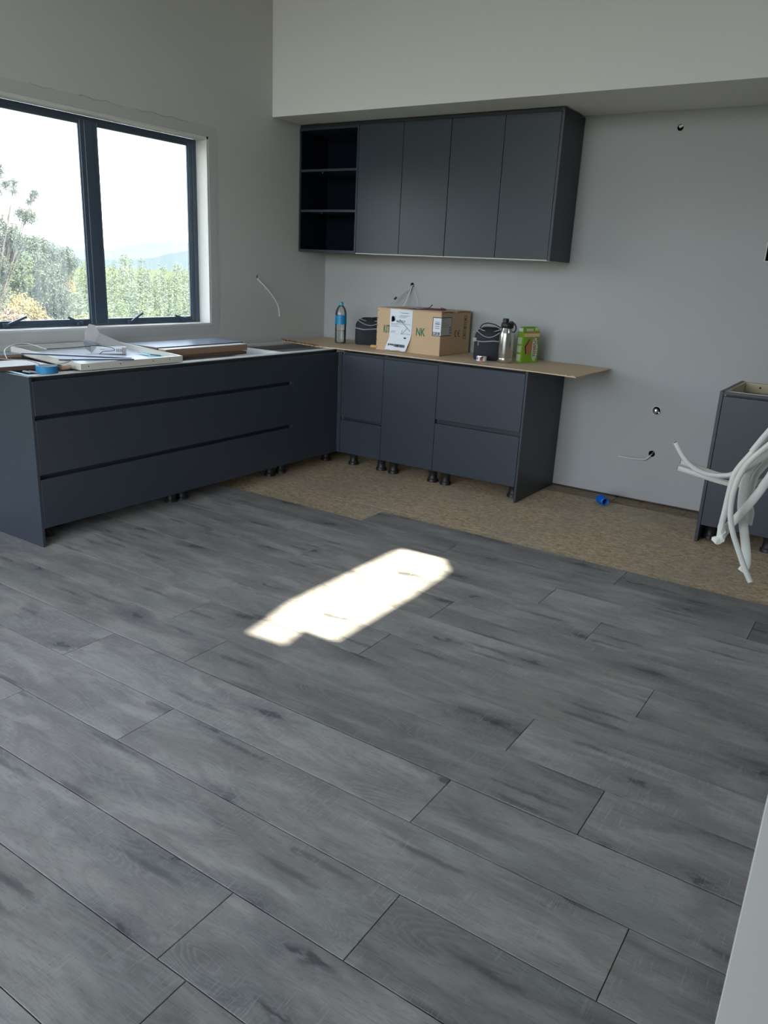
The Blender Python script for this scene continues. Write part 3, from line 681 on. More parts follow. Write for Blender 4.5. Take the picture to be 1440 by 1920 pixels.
MB().tube([(-.07, -.03, .205), (-.055, -.03, .235), (-.02, -.03, .248), (.03, -.03, .242), (.075, -.03, .222)], .010, n=8, flat=.35).build('handle', M_nylon, c)
MB().lathe([(.0, 0), (.006, .001), (.006, .004), (0, .005)], (-.1005, -.055, .185), 10, M=Matrix.Rotation(-1.57, 4, 'Y')).build('stud', M_chrome, c)
part('zip_pull', M_pipe, c, -.068, -.062, -.098, -.093, .100, .128, b=.001)
MB().box(-.104, -.08, -.094, -.089, .126, .150, M=None).build('strap_tab', M_pipe, c)

# ------------------------------------------------------------------ flask
c = thing('steel_flask', 'brushed steel drinking flask with black screw lid', 'flask', (1.876, -.415, TB), .1)
MB().lathe([(.0, .0005), (.046, .001), (.050, .005), (.0505, .030), (.0495, .033), (.0505, .036), (.0505, .175), (.0495, .192), (.045, .206), (.0385, .222), (.036, .232)], n=40).build('flask_body', M_steel, c)
MB().lathe([(.036, .229), (.0415, .231), (.0425, .250), (.041, .262), (.036, .266), (0, .267)], n=28).build('lid', M_black, c)
MB().lathe([(.0205, .262), (.0205, .286), (.019, .291), (0, .292)], (-.014, 0, 0), 20).build('spout_cap', M_black, c)
MB().tube([(.026, 0, .268), (.045, 0, .262), (.058, -.004, .248), (.062, -.004, .228), (.056, -.004, .212), (.047, -.004, .208)], .0055, n=8).box(.012, .036, -.012, .012, .262, .276, b=.003).build('carry_loop', M_black, c)
# tin
c = thing('food_tin', 'small round tin with white wrapper in front of the lunch bag', 'tin', (1.745, -.500, TB))
MB().lathe([(.0, .001), (.033, .0012), (.034, .004), (.034, .038), (.033, .041), (.031, .039), (0, .039)], n=28).build('tin_body', M_chrome, c)
MB().lathe([(.0343, .005), (.0343, .036)], n=28, caps=False).build('wrapper', M_tin, c)
MB().lathe([(.0347, .008), (.0347, .030)], n=8, a0=-1.45, a1=-.85, caps=False).build('red_print', M_red, c)
MB().lathe([(.0347, .015), (.0347, .029)], n=8, a0=-2.3, a1=-1.85, caps=False).build('violet_print', M_violet, c)
MB().lathe([(.0349, .026), (.0349, .034)], n=6, a0=-1.3, a1=-.75, caps=False).build('dark_print', M_choc, c)

# ------------------------------------------------------------------ cracker box
c = thing('cracker_box', 'opened lime green cracker box at the right of the bench', 'box', (1.962, -.332, TB), math.atan2(.155, .060))
# local x along front, y into depth (away from camera), front plane y=0
bw, bd, bh = .155, .058, .205
MB().box(0, bw, 0, bd, .001, bh, b=.001).build('box_body', M_crk, c)
MB().add([(0, 0, bh), (bw, 0, bh), (bw, bd, bh), (0, bd, bh), (.004, .010, bh+.034), (bw-.008, .012, bh+.034), (bw-.008, bd-.008, bh+.034), (.02, bd-.008, bh+.034)],
         [(0, 1, 5, 4), (1, 2, 6, 5), (2, 3, 7, 6), (3, 0, 4, 7)]).build('open_top', M_crk, c)
MB().box(.01, bw-.014, .016, bd-.012, bh, bh+.026).build('box_opening', M_teal, c)
Fb = lambda x, z, y=-.0012: frame((x, y, z), (1, 0, 0), (0, 0, 1))
Pf = lambda u, v, d: (u, -d, v)
part('orange_line', M_orange, c, .002, bw, -.0016, -.0004, bh-.006, bh-.002)
part('pale_band', M_crkb, c, .006, bw-.003, -.0010, -.0002, bh-.030, bh-.006)
MB().prism([(.118+.026*math.cos(a), .098+.088*math.sin(a)) for a in [2*math.pi*k/24 for k in range(24)]], .0004, .0014, Pf).build('logo_oval', M_crkw, c)
text('Cruskits', .050, Matrix.Translation((.103, -.0016, .178)) @ Matrix.Rotation(math.pi/2, 4, 'X') @ Matrix.Rotation(-math.pi/2, 4, 'Z'), M_magenta, c, bold=.0005, sx=.80)
MB().box(.139, .143, -.0020, -.0014, .120, .150).build('small_print', M_choc, c)
MB().prism([(.020, .110), (.060, .160), (.085, .150), (.088, .090), (.060, .055), (.035, .060)], .0004, .0016, Pf).build('cracker_picture', M_brownp, c)
MB().prism([(.020, .110), (.060, .163), (.064, .158), (.032, .108), (.040, .062), (.032, .058)], .0016, .0024, Pf).build('cracker_rim', M_choc, c)
part('barcode_panel', M_crkw, c, .112, bw-.012, .004, .006, bh+.010, bh+.030); part('top_print', M_crkw, c, .03, .095, .003, .005, bh+.008, bh+.024)
for z in (.012, .070, .125): part('side_panel_print', M_crkw, c, -.0012, 0, .012, bd-.010, z, z+.045)
part('side_tab', M_paper, c, -.0006, .004, .010, bd-.012, bh+.004, bh+.026)
# offcut between bag and carton
tag(MB().box(0, .075, 0, .030, 0, .018, b=.002, M=Matrix.Translation((.760, -.405, TB+.0005)) @ Matrix.Rotation(.35, 4, 'Z')).build('timber_offcut', mat('yellow_pine', srgb(205, 165, 95), .7, noise=((20, 60, 20), .15))), 'small yellow pine offcut beside the carton', 'offcut')

# ------------------------------------------------------------------ things on the window-wall run
TL = H+.0005
tx0, tx1, ty0, ty1 = .025, .642, -2.840, -2.158
tilt = math.atan2(.034, tx1-tx0)
c = thing('metal_tray', 'shallow cream enamelled metal tray lying on the drawer cabinet', 'tray', (tx1, (ty0+ty1)/2, TL+.004)); c.rotation_euler = (0, tilt, 0)
w = tx1-tx0; l = (ty1-ty0)/2; hh = .036; t = .0018
part('tray_base', mat('tray_face_sky_tint', (.62, .66, .72), .28), c, -w, 0, -l, l, 0, .003)  # sky reflection put into the base as a bluish colour
for nm, a in (('rim', (-t, 0, -l, l, 0, hh)), ('rim', (-w, -w+t, -l, l, 0, hh)), ('rim', (-w, 0, l-t, l, 0, hh)), ('rim', (-w, 0, -l, -l+t, 0, hh))): part(nm, M_metalw, c, *a, b=.0004)
for a in ((-.016, -t, -l, l), (-w+t, -w+.014, -l, l), (-w, 0, l-.012, l-t), (-w, 0, -l+t, -l+.012)): part('lip', M_metalw, c, *a, hh-.0015, hh)
for y in (-.30, -.10, .12, .24): part('screw_hole', M_ink, c, 0, .0006, y, y+.006, .018, .024)
for y in (-.16, .16): part('slot', M_paper, c, 0, .0006, y, y+.004, .012, .028)
tag(MB().box(.06, .30, -2.75, -2.25, TL, TL+.026, b=.001).build('timber_packer', M_timberd), 'dark board propping up the back of the metal tray', 'board')
# small opened carton on the tray
c = thing('small_carton', 'small white opened carton with raised grey flap on the metal tray', 'box', (.270, -2.385, TL+.027), math.atan2(.149, .124)-.0)
part('box_body', M_paper, c, -.095, .098, -.012, .052, .003, .042, b=.001)
Pk = lambda u, v, d: (u, d, v)
MB().prism([(-.095, .003), (-.062, .042), (-.095, .042)], -.014, -.012, Pk).build('cut_corner', M_greyc, c)
mb = MB(); fl_pts = [(-.13, .07), (-.128, .118), (-.10, .165), (-.07, .160), (-.045, .115), (.0, .095), (.055, .070), (.09, .045), (-.09, .045)]
mb.prism(fl_pts, .054, .057, lambda u, v, d: (u, d+.012*math.sin(u*30)*(v/.16), v)); mb.build('raised_flap', M_greyc, c, label='torn grey card flap standing up')
mb = MB().add([(-.14, .02, .075), (-.07, .01, .050), (-.085, -.012, .003), (-.125, .0, .03), (-.05, .05, .055), (-.13, .052, .078)], [(0, 1, 2, 3), (0, 5, 4, 1)], False); mb.build('foil_liner', M_foil, c)
mb = MB()
for k in range(4): mb.box(.045+k*.009, .050+k*.009, -.0126, -.012, .015, .032)
mb.box(-.045, -.02, -.0126, -.012, .026, .029).box(-.02, .03, -.0126, -.012, .026, .0272); mb.build('printing', M_inkg, c, kind='stuff')
part('picture_panel', M_greyc, c, .076, .0975, -.0127, -.012, .005, .041)
# cards
for nm, lab, loc, rz, sz, m in (('paper_card', 'pale cyan card with a dark pencil stub on it, on the tray', (.44, -2.250, TL+.020), .55, (.10, .075), M_cyan),
                           ('paper_card', 'crumpled pale cyan card further back on the tray', (.34, -2.235, TL+.026), .2, (.085, .06), M_cyan)):
    tag(MB().add([(0, 0, 0), (sz[0], 0, .002), (sz[0], sz[1], 0), (0, sz[1], .004), (sz[0]/2, sz[1]/2, .006)], [(0, 1, 4), (1, 2, 4), (2, 3, 4), (3, 0, 4)]).build(nm, m), lab, 'card'); o = COL.objects[-1]
    o.location = loc; o.rotation_euler = (0, tilt, rz)
tag(MB().tube([(.43, -2.215, TL+.030), (.485, -2.185, TL+.027)], .0035, n=6, sub=1).build('pencil_stub', M_teal), 'short dark pencil stub lying on the cyan card', 'pencil')
# edging strips lying over the tray
for k, (a, b, lab) in enumerate((((.330, -2.965, .945), (.640, -2.520, .921), 'long dark blue edging strip lying across the tray, rear one'), ((.520, -2.880, .925), (.655, -2.520, .917), 'shorter dark blue edging strip lying nearest the tray front'))):
    a = Vector(a); b = Vector(b); d = b-a; Mx = frame(a, d, Vector((0, 0, 1)).cross(d))
    st = thing('edging_strip', lab, 'strip')
    MB().box(0, d.length, -.011, .011, -.006, .001, M=Mx).build('strip', mat('dark_blue_strip', srgb(52, 70, 100), .4), st)
    MB().box(0, d.length, -.012, .010, .001, .0022, M=Mx).build('white_face', M_paper, st)
# cables loose on the run
tag(MB().tube([(.40, -3.09, .93), (.27, -3.02, .955), (.15, -2.90, .965), (.12, -2.80, .965), (.22, -2.79, .955), (.30, -2.80, .95)], .0022, n=6).build('thin_cable', M_cableg), 'thin pale cable looping over the left boards', 'cable')
tag(MB().tube([(.30, -2.80, .952), (.33, -2.68, .955), (.33, -2.52, .957), (.36, -2.44, .948), (.41, -2.45, .935), (.40, -2.52, .932), (.45, -2.58, .925)], .002, n=6).build('thin_cable', M_ink), 'thin black cable curling inside the tray', 'cable')
tag(MB().tube([(.30, -3.16, .935), (.40, -3.08, .925), (.47, -3.03, .925), (.50, -2.99, .910), (.56, -2.99, .905), (.60, -2.90, .915), (.58, -2.84, .93)], .0024, n=6).build('thin_cable', M_greyc), 'thin grey cable running behind the blue tape roll', 'cable')
# tape
c = thing('tape_roll', 'roll of blue masking tape on the cabinet end', 'tape', (.575, -2.990, TL+.0003))
MB().lathe([(.038, 0), (.052, 0), (.052, .036), (.038, .036), (.038, 0)], n=36, caps=False, smooth=False).build('tape', M_tape, c)
MB().lathe([(.036, .001), (.038, .001), (.038, .035), (.036, .035), (.036, .001)], n=28, caps=False).build('core', M_cream, c)
# brush
c = thing('paint_brush', 'short brown handled brush lying behind the tape roll', 'brush', (.600, -2.905, TL+.018), .9)
MB().tube([(-.03, 0, .0), (.0, 0, .003), (.03, 0, .010)], .012, n=8, flat=.8).build('handle', M_timber, c)
part('bristles', M_ink, c, -.062, -.030, -.014, .014, -.012, .008, b=.003)
for lab, loc, rz in (('grey plastic packer, the flatter left one beside the tape roll', (.520, -3.062, TL+.004), .5), ('grey plastic packer leaning right beside the tape roll', (.560, -3.055, TL+.008), .9)):
    o = tag(MB().box(-.022, .022, -.008, .008, -.003, .003, b=.001).build('packer', M_greyb), lab, 'packer'); o.location = loc; o.rotation_euler = (0, .12, rz)
o = tag(MB().box(0, .27, -.010, .010, 0, .0012).build('plastic_strip', M_cyan), 'flat light blue strip along the cabinet end', 'strip'); o.location = (.375, -3.095, TL+.001); o.rotation_euler = (0, 0, -.10)
# boards left
def board(lab, x0, x1, y0, y1, z0, z1, m, rz=0.0, top=None, edge=None):
    c = thing('board', lab, 'board', ((x0+x1)/2, (y0+y1)/2, z0), rz); a, b, hh = (x1-x0)/2, (y1-y0)/2, z1-z0
    part('plank_body', m, c, -a, a, -b, b, 0, hh-(.002 if top else 0), b=.0008)
    if top: part('top_face', top, c, -a, a, -b, b, hh-.002, hh)
    return c
board('brown board with white top face at far left, nearest the drawers', .20, .42, -3.55, -2.885, TL+.0005, TL+.024, M_timberd, -.06, M_white)
board('dark brown board under the loose cables at far left', .035, .17, -3.60, -2.87, TL+.0005, TL+.030, M_timberd, 0)
board('grey topped board against the wall at far left', .030, .16, -3.60, -2.86, TL+.031, TL+.046, M_timber, 0, M_greyb)
# stack right of the tray
board('lowest dark brown board of the stack right of the tray', .24, .525, -2.150, -1.50, TL+.0005, TL+.018, M_timberd, .0)
board('brown board with white top in the stack right of the tray', .425, .490, -2.150, -1.455, TL+.019, TL+.060, M_timber, .0, M_white)
board('grey-blue topped board at the back of the stack, below the window', .13, .415, -2.150, -1.42, TL+.019, TL+.066, M_timberd, .0, M_greyb)

# ------------------------------------------------------------------ wires out of the walls
def cable(lab, pts, r, m=M_cable, flat=.6, group=None, up=(0, 0, 1), n=8):
    return tag(MB().tube(pts, r, n=n, flat=flat, up=up).build('cable', m), lab, 'cable', group)
cable('white cable hanging from the hole in the window wall', [(-.05, -.819, 1.337), (-.005, -.819, 1.334), (.016, -.802, 1.310), (.045, -.765, 1.265), (.06, -.72, 1.215), (.07, -.675, 1.155), (.072, -.655, 1.10), (.072, -.652, 1.062)], .0065, M_cable, .8)
cable('short twisted cable end beside the hole in the window wall', [(-.05, -.823, 1.337), (-.003, -.822, 1.335), (.010, -.817, 1.312), (.026, -.79, 1.29), (.036, -.772, 1.262)], .003, M_cableg)
k = thing('cable', 'white cable with black tip left of the hole above the carton', 'cable')
MB().tube([(.853, .05, 1.338), (.850, -.003, 1.335), (.835, -.03, 1.30), (.79, -.06, 1.265), (.757, -.08, 1.235), (.735, -.10, 1.20), (.735, -.12, 1.182)], .006, n=8, flat=.6).build('sheath', M_cableg, k)
MB().tube([(.765, -.076, 1.243), (.748, -.086, 1.226)], .0078, n=8, sub=1).build('black_tip', M_black, k)
cable('white cable dropping straight from the hole above the carton', [(.853, .05, 1.336), (.853, -.003, 1.332), (.853, -.03, 1.29), (.845, -.06, 1.22), (.838, -.09, 1.15), (.84, -.03, .95)], .0055)
cable('thin grey cable right of the hole above the carton', [(.856, .05, 1.338), (.860, -.003, 1.333), (.89, -.03, 1.30), (.925, -.035, 1.24), (.935, -.03, 1.16), (.93, -.03, 1.0)], .0022, M_cableg)
cable('short white cable poking sideways from the low wall hole', [(2.838, .05, .335), (2.836, -.01, .325), (2.81, -.03, .296), (2.77, -.035, .290), (2.70, -.03, .285), (2.625, -.025, .285)], .0055)
c = thing('pipe_fitting', 'chrome pipe fitting in the wall above the low cable hole', 'fitting', (2.826, 0, .627))
MB().lathe([(.026, -.001), (.031, -.001), (.031, .003), (.026, .004), (.026, -.001)], n=24, M=Matrix.Rotation(math.pi/2, 4, 'X'), caps=False).build('escutcheon', M_trimw, c)
MB().lathe([(.010, -.05), (.010, .012), (.016, .012), (.017, .022), (.012, .026), (0, .026)], n=16, M=Matrix.Rotation(math.pi/2, 4, 'X')).build('threaded_pipe', M_chrome, c)
MB().tube([(0, -.014, .0), (.018, -.02, -.004), (.024, -.022, -.012)], .005, n=7).build('tap_lever', M_chrome, c)
o = MB().holed(rect(3.317, 3.405, 1.593, 1.705), [rect(3.3225, 3.3995, 1.5985, 1.6995)], -.004, 0.0, Pback).build('trim_4', M_trimw); o['kind'] = 'structure'
MB().prism([(3.282, 1.612), (3.286, 1.622), (3.289, 1.624), (3.286, 1.614)], -.0015, 0, Pback).build('trim_5', M_scuff)['kind'] = 'structure'
# cable bunch at the wall end
CB = {
'a': [(3.88, -4.17, 1.224), (3.887, -4.17, 1.214), (3.894, -4.17, 1.205), (3.904, -4.17, 1.196), (3.919, -4.17, 1.188), (3.94, -4.17, 1.186), (3.961, -4.17, 1.191), (3.976, -4.17, 1.201), (3.991, -4.17, 1.214), (4.007, -4.17, 1.232), (4.024, -4.17, 1.258), (4.047, -4.17, 1.303)],
'b': [(3.889, -4.155, 1.194), (3.903, -4.155, 1.192), (3.925, -4.155, 1.187), (3.947, -4.155, 1.184), (3.963, -4.155, 1.19), (3.973, -4.155, 1.207), (3.987, -4.155, 1.222), (4.003, -4.155, 1.242), (4.021, -4.155, 1.266), (4.045, -4.155, 1.307)],
'c': [(3.883, -4.14, 1.181), (3.911, -4.14, 1.177), (3.936, -4.14, 1.173), (3.958, -4.14, 1.171), (3.973, -4.14, 1.173), (3.995, -4.14, 1.18), (4.007, -4.14, 1.188), (4.022, -4.14, 1.209), (4.034, -4.14, 1.243), (4.049, -4.14, 1.295)],
'd': [(3.964, -4.19, 1.104), (3.964, -4.19, 1.124), (3.965, -4.19, 1.141), (3.966, -4.19, 1.169), (3.968, -4.19, 1.194), (3.974, -4.19, 1.21), (3.987, -4.19, 1.233), (4.0, -4.19, 1.256), (4.017, -4.19, 1.28), (4.046, -4.19, 1.316)],
'e': [(4.016, -4.205, 1.054), (4.007, -4.205, 1.069), (3.995, -4.205, 1.092), (3.982, -4.205, 1.119), (3.975, -4.205, 1.142), (3.973, -4.205, 1.167), (3.975, -4.205, 1.19), (3.981, -4.205, 1.211), (3.99, -4.205, 1.227), (4.006, -4.205, 1.248), (4.022, -4.205, 1.273), (4.05, -4.205, 1.31)],
'f': [(3.998, -4.165, 1.053), (4.002, -4.165, 1.066), (3.996, -4.165, 1.094), (3.988, -4.165, 1.123), (3.982, -4.165, 1.148), (3.98, -4.165, 1.175), (3.981, -4.165, 1.196), (3.99, -4.165, 1.217), (4.004, -4.165, 1.237), (4.023, -4.165, 1.262), (4.047, -4.165, 1.3)],
'g': [(3.965, -4.18, 1.103), (3.972, -4.18, 1.119), (3.981, -4.18, 1.135), (3.992, -4.18, 1.155), (4.002, -4.18, 1.176), (4.011, -4.18, 1.199), (4.023, -4.18, 1.231), (4.035, -4.18, 1.262), (4.05, -4.18, 1.306)],
'h': [(3.993, -4.15, 1.119), (3.993, -4.15, 1.137), (3.988, -4.15, 1.153), (3.988, -4.15, 1.171), (3.99, -4.15, 1.19), (3.998, -4.15, 1.207), (4.008, -4.15, 1.225), (4.025, -4.15, 1.259), (4.047, -4.15, 1.299)],
'i': [(3.985, -4.195, 1.232), (3.992, -4.195, 1.246), (4.0, -4.195, 1.261), (4.012, -4.195, 1.281), (4.025, -4.195, 1.299), (4.045, -4.195, 1.32)]}
CL = {'a': ('topmost of three white cable ends pointing left, bent upward', .0034, .62), 'b': ('middle of three white cable ends pointing left, cut square', .0042, .7), 'c': ('lowest of three white cable ends pointing left', .0042, .62),
      'd': ('white cable of the hanging bunch ending in a crumpled taped knot', .0042, .6), 'e': ('longest white cable of the bunch, reaching lowest', .0038, .7), 'f': ('wide flat white cable hanging down inside the bunch', .0062, .4),
      'g': ('wide flat white cable slanting down left to the taped knot', .0058, .4), 'h': ('short white cable ending behind the wide flat one', .0048, .5), 'i': ('short cut white cable end at the top of the bunch', .0040, .5)}
for i, (k, p) in enumerate(CB.items()):
    lab, r, fl_ = CL[k]
    c = thing('hanging_cable', lab, 'cable')
    tail = [(4.082, -4.15+.003*(i-4), 1.335+.003*(i % 3)), (4.112+.004*(i % 3), -4.10, 1.345+.004*(i//3))]
    MB().tube(p+tail, r, n=12, flat=fl_, up=(0, 1, 0)).build('sheath', M_cable, c)
    p0, p1 = Vector(p[0]), Vector(p[1]); d = (p0-p1).normalized(); q = d.orthogonal().normalized()
    if k in 'abc':
        core = MB()
        for s in (-1, 1): core.tube([p0-d*.001+q*s*r*.35, p0+d*.0012+q*s*r*.35], r*.22, n=6, sub=1)
        core.build('wire_core', M_ink, c)
    if k == 'd':
        mb = MB()
        for (cx_, cz_, rx_, rz_) in ((3.9655, 1.116, .0062, .014), (3.962, 1.100, .0066, .007), (3.9685, 1.106, .0055, .010)):
            bm = bmesh.new()
            for q in range(22):
                v = Vector((random.gauss(0, 1), random.gauss(0, 1), random.gauss(0, 1))).normalized()*random.uniform(.8, 1.2)
                bm.verts.new((cx_+v.x*rx_, -4.192+v.y*.006, cz_+v.z*rz_))
            bmesh.ops.convex_hull(bm, input=list(bm.verts)); bm.verts.index_update()
            mb.add([v.co for v in bm.verts], [[v.index for v in f.verts] for f in bm.faces]); bm.free()
        mb.build('taped_knot', mat('white_tape', (.72, .72, .70), .6), c)
# blue plastic connector on the subfloor
c = thing('blue_connector', 'small blue plastic pipe connector lying on the chipboard', 'connector', (2.63, -.275, FL+.0305)); c.rotation_euler = (0, math.radians(88), math.radians(-48))
MB().lathe([(.030, -.045), (.030, -.008), (.024, .0), (.024, .045), (.020, .045), (.020, .0), (.024, -.008), (.026, -.045), (.030, -.045)], n=24, caps=False).build('sleeve', M_bluep, c)
MB().box(-.036, -.026, -.010, .010, -.040, -.020, b=.002).build('tab', M_bluep, c)
MB().lathe([(.0, .01), (.020, .01)], n=20, caps=False).build('bore', M_ink, c)

# ------------------------------------------------------------------ outside
def ground_z(x, y):
    if x > -2.5: return -.35
    d = -x-2.5; return -.35 - 2.2*(1-math.exp(-d/3)) - .085*min(d, 75)
vs = []; fs = []; xs = [60, 20, 8, -.2, -2.5, -4, -6, -9, -14, -22, -35, -50, -78, -140, -300, -700]; ys = [-400, -120, -60, -30, -12, 0, 12, 25, 40, 60, 90, 140, 300, 800]
for x in xs:
    for y in ys: vs.append((x, y, ground_z(x, y) if not (x <= -140) else ground_z(-78, 0)-2))
for i in range(len(xs)-1):
    for j in range(len(ys)-1): fs.append((i*len(ys)+j, i*len(ys)+j+1, (i+1)*len(ys)+j+1, (i+1)*len(ys)+j))
o = MB().add(vs, fs, True).build('ground_slope', M_grass); o['kind'] = 'structure'
C0 = np.array([4.129, -5.324, 1.443])
def az(px):   # world direction (horizontal) seen at a column of the view, used once to lay out the hillside
    pts = [(-400, (-.949, .30)), (0, (-.8563, .5165)), (90, (-.8298, .558)), (170, (-.8036, .5952)), (210, (-.7895, .6138)), (290, (-.7593, .6508)), (360, (-.7307, .6827)), (800, (-.50, .866))]
    for (a, u), (b, v) in zip(pts, pts[1:]):
        if px <= b: f = (px-a)/(b-a); return (u[0]*(1-f)+v[0]*f, u[1]*(1-f)+v[1]*f)
    return pts[-1][1]
def place(px, dist, py=None):
    u = az(px); x = C0[0]+u[0]*dist; y = C0[1]+u[1]*dist
    if py is None: return x, y
    hz = 471.5+px*.0495
    return x, y, C0[2]+dist*(hz-py)/1451.3
# hill ridges
def ridge(name, dist, prof, m, depth, base):
    mb = MB(); P = []
    for px, py in prof:
        x, y, z = place(px, dist, py); P.append((x, y, z))
    n = len(P); vs = []
    for x, y, z in P: vs.append((x, y, z))
    for x, y, z in P: u = np.array([x-C0[0], y-C0[1]]); u /= np.linalg.norm(u); vs.append((x-u[0]*depth, y-u[1]*depth, base))
    for x, y, z in P: u = np.array([x-C0[0], y-C0[1]]); u /= np.linalg.norm(u); vs.append((x+u[0]*depth, y+u[1]*depth, base))
    fs = [(i, i+1, n+i+1, n+i) for i in range(n-1)] + [(i+1, i, 2*n+i, 2*n+i+1) for i in range(n-1)]
    o = mb.add(vs, fs, True).build(name, m); o['kind'] = 'structure'
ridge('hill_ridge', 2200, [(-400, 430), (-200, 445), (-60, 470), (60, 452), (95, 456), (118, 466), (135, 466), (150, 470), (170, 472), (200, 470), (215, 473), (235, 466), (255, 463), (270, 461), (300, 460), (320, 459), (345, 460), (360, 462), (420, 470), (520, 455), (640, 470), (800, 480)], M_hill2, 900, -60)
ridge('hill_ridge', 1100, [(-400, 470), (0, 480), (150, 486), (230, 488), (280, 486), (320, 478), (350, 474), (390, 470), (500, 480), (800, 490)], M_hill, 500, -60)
def leaves(centres, n, size, squash=1.0, seed=0, fill=.55):
    r = np.random.default_rng(seed); vs = []
    cs = np.array([c[:3] for c in centres]); rs = np.array([c[3] for c in centres]); pr = rs**2/np.sum(rs**2)
    idx = r.choice(len(centres), n, p=pr); d = r.normal(size=(n, 3)); d /= np.linalg.norm(d, axis=1)[:, None]
    rad = rs[idx]*(fill+(1.25-fill)*r.random(n)**.8)*(1+.22*np.sin(d[:, 0]*7+d[:, 1]*5+idx)*np.cos(d[:, 2]*8+idx*2)); p = cs[idx]+d*rad[:, None]*np.array([1, 1, squash])
    a = r.normal(size=(n, 3)); a /= np.linalg.norm(a, axis=1)[:, None]; b = np.cross(a, r.normal(size=(n, 3))); b /= np.linalg.norm(b, axis=1)[:, None]
    s = size*(.6+.8*r.random(n))[:, None]
    V = np.stack([p-a*s, p+b*s*.45, p+a*s, p-b*s*.45], 1).reshape(-1, 3); F = np.arange(4*n).reshape(n, 4)
    return V, F
def leafmesh(name, m, centres, n, size, seed, squash=1.0, fill=.55):
    V, F = leaves(centres, n, size, squash, seed, fill); me = bpy.data.meshes.new(name); me.from_pydata(V.tolist(), [], F.tolist()); me.materials.append(m); me.update(); return me
def tree_obj(name, lab, cat, px, dist, clusters, lm, nleaf, lsize, seed, trunk_px=None, group=None, limbs=None, fill=.55):
    bx, by = place(trunk_px if trunk_px is not None else px, dist); gz = ground_z(bx, by)
    c = thing(name, lab, cat, (bx, by, gz), 0, group)
    cen = []
    for q in clusters:
        x, y, z = place(q[0], dist+q[3], q[1]); cen.append((x-bx, y-by, z-gz, q[2]*dist/1451.3))
    me = leafmesh('foliage', lm, cen, nleaf, lsize, seed, fill=fill); o = bpy.data.objects.new('foliage', me); link(o); o.parent = c
    mb = MB(); top = (0, 0, max(.5, min(q[2] for q in cen)*.8))
    r0 = .022 if dist < 20 else .05
    mb.tube([(0, 0, -.1), (.05, .05, top[2]*.5), top], r0*2.2, n=7, taper=.6)
    for i, q in enumerate(cen):
        m = Vector((q[0]*.5, q[1]*.5, (top[2]+q[2])*.5)); mb.tube([top, tuple(m), q[:3]], r0*.5, n=5, taper=.3)
        rr = random.Random(seed+i)
        for j in range(3): mb.tube([tuple(m.lerp(Vector(q[:3]), .5)), (q[0]+rr.uniform(-1, 1)*q[3]*.8, q[1]+rr.uniform(-1, 1)*q[3]*.8, q[2]+rr.uniform(-.2, 1)*q[3]*.8)], r0*.16, n=4, sub=1, taper=.4)
    mb.build('trunk', M_bark, c); return c
tree_obj('manuka_tree', 'sparse grey-green tree with open twiggy crown at the left window edge', 'tree', -10, 14,
  [(12, 352, 11, 0), (24, 372, 8, .2), (38, 370, 7, 0), (36, 382, 7, -.2), (5, 380, 10, 0), (70, 390, 8, .1), (76, 384, 6, 0), (62, 398, 5, .1), (44, 415, 9, 0), (56, 420, 12, .1), (66, 422, 9, 0), (28, 442, 13, 0), (12, 455, 18, .2), (40, 455, 10, -.1), (2, 430, 14, 0), (20, 480, 16, .3), (0, 500, 18, 0),
   (0, 300, 6, 0), (4, 304, 6, .1), (-4, 270, 8, 0), (-30, 330, 22, 0), (-45, 400, 30, 0), (-25, 280, 12, .2), (-60, 300, 22, 0), (-40, 470, 32, 0), (-30, 540, 30, 0)], L_manuka, 42000, .015, 3, trunk_px=-35, fill=.2)
tree_obj('round_tree', 'dense rounded grey-green tree beside the window mullion', 'tree', 90, 26,
  [(60, 465, 16, 0), (45, 460, 10, 0), (78, 462, 12, .5), (92, 478, 16, 0), (70, 500, 24, -.4), (100, 510, 24, .3), (122, 480, 13, .2), (135, 492, 10, 0), (85, 540, 26, 0), (60, 545, 20, .5), (108, 550, 20, 0), (90, 580, 24, .3), (70, 600, 26, 0), (110, 600, 25, 0), (90, 640, 30, 0)], L_manuka, 62000, .028, 9, trunk_px=88, fill=.3)
tree_obj('leaning_tree', 'paler green bush tree with leaning bare trunk, lower left', 'tree', 25, 20,
  [(20, 500, 20, 0), (40, 490, 14, 0), (10, 520, 18, .3), (38, 518, 14, 0), (0, 545, 20, 0), (-20, 520, 26, 0)], L_bush, 24000, .022, 11, trunk_px=-5, fill=.3)
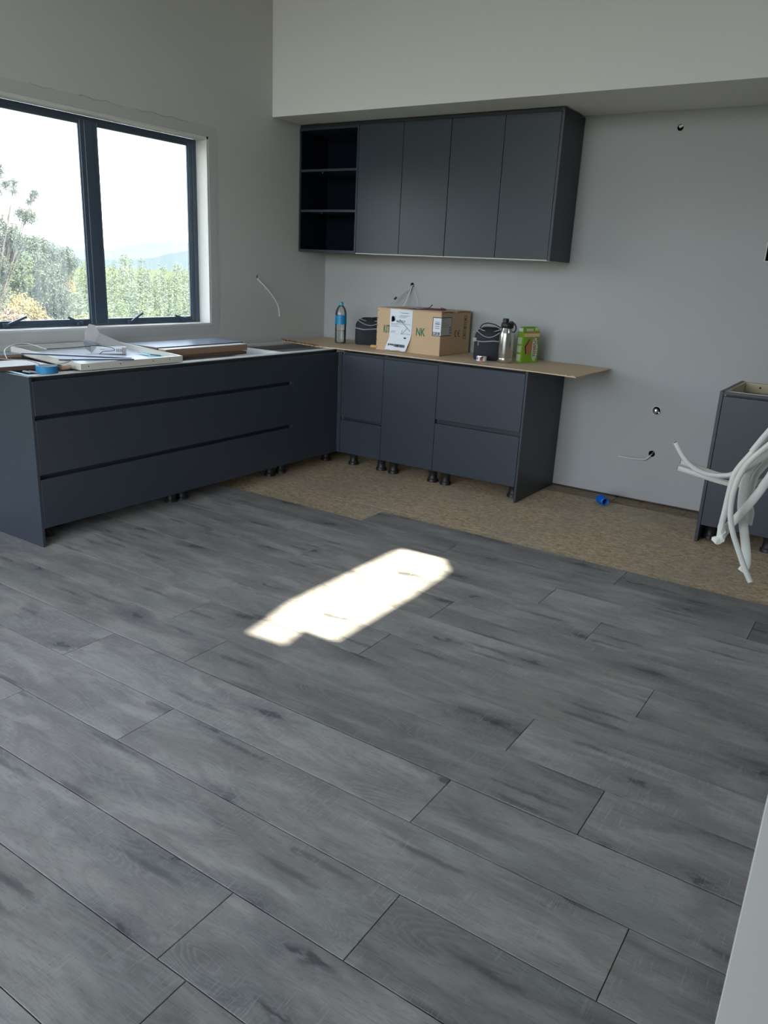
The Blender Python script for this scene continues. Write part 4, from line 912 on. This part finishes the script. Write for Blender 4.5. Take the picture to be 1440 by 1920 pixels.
for i, (px, py, d, r, m, lab, ml) in enumerate([
  (35, 560, 17, 20, L_gorse, 'yellow flowering bush at the lower left of the window', 0), (12, 580, 15, 18, L_rust, 'rusty brown twiggy bush in the bottom left window corner', 0),
  (150, 600, 24, 20, L_gorse, 'yellow bush low beside the mullion in the left pane', 0), (112, 612, 18, 14, L_gorse, 'small bright yellow bush at the foot of the left pane', 0), (62, 612, 18, 16, L_bush, 'low green bush at the foot of the left pane', 0),
  (112, 515, 30, 10, L_gorse, 'small yellow tipped bush high between the round trees', 0), (205, 602, 26, 16, L_gorse, 'yellow bush at the lower left of the right pane', 0)]):
    tree_obj('bush', lab, 'bush', px, d, [(px, py, r, 0), (px-r*.8, py+r*.5, r*.8, .3), (px+r*.8, py+r*.5, r*.8, -.2), (px, py+r*1.3, r*1.2, 0), (px-r, py+r*2, r*1.2, .2), (px+r, py+r*2, r*1.2, 0)], m, 12000, .022, 30+i, fill=.25)
# forest: a few tree shapes, many trees
protos = []
for s in range(4):
    hgt = 8.0; cen = []
    rr = random.Random(s)
    nlev = 9
    for k in range(nlev):
        z = 1.4+(hgt-1.8)*k/(nlev-1); rad = (1.0-k/(nlev)*.82)*1.75
        for j in range(3 if k < 6 else 1):
            a = rr.random()*6.28; cen.append((math.cos(a)*rad*.55*(k < 6), math.sin(a)*rad*.55*(k < 6), z+rr.uniform(-.25, .25), rad*.62))
    fm = leafmesh('foliage', (L_pine, L_pine2, L_pine, L_bush)[s], cen, 15000, .075, 50+s, 1.1, .3)
    tm = MB().tube([(0, 0, -.6), (.05, 0, 3), (0, .05, hgt*.92)], .11, n=6, taper=.2).mesh('trunk', M_bark)
    protos.append((fm, tm))
fr = random.Random(5); cnt = 0
for d in (38, 46, 55, 64, 74, 86, 98, 112):
    n = 17 if d < 60 else 26
    for k in range(n):
        px = -160 + (640)*(k+fr.random())/n
        dd = d*fr.uniform(.93, 1.07); x, y = place(px, dd); gz = ground_z(x, y)
        # canopy height falls gently away; nearer trees lower on the slope
        top = {38: 592, 46: 572, 55: 552, 64: 535, 74: 520, 86: 508, 98: 497, 112: 488}[d] + fr.uniform(-16, 2)
        if px > 260: top += (px-260)*.07
        z = place(px, dd, top)[2]; sc = (z-gz)/8.2
        if sc < .35: continue
        fm, tm = protos[fr.randrange(4)]
        c = thing('forest_tree', 'bushy green tree of the dense forest on the hillside', 'tree', (x, y, gz), fr.random()*6.28, 'forest trees on the hillside')
        w = sc**.5*fr.uniform(1.25, 1.7); c.scale = (w, w, sc)
        for nm, me in (('foliage', fm), ('trunk', tm)):
            o = bpy.data.objects.new(nm, me); link(o); o.parent = c
        cnt += 1
print('forest', cnt)
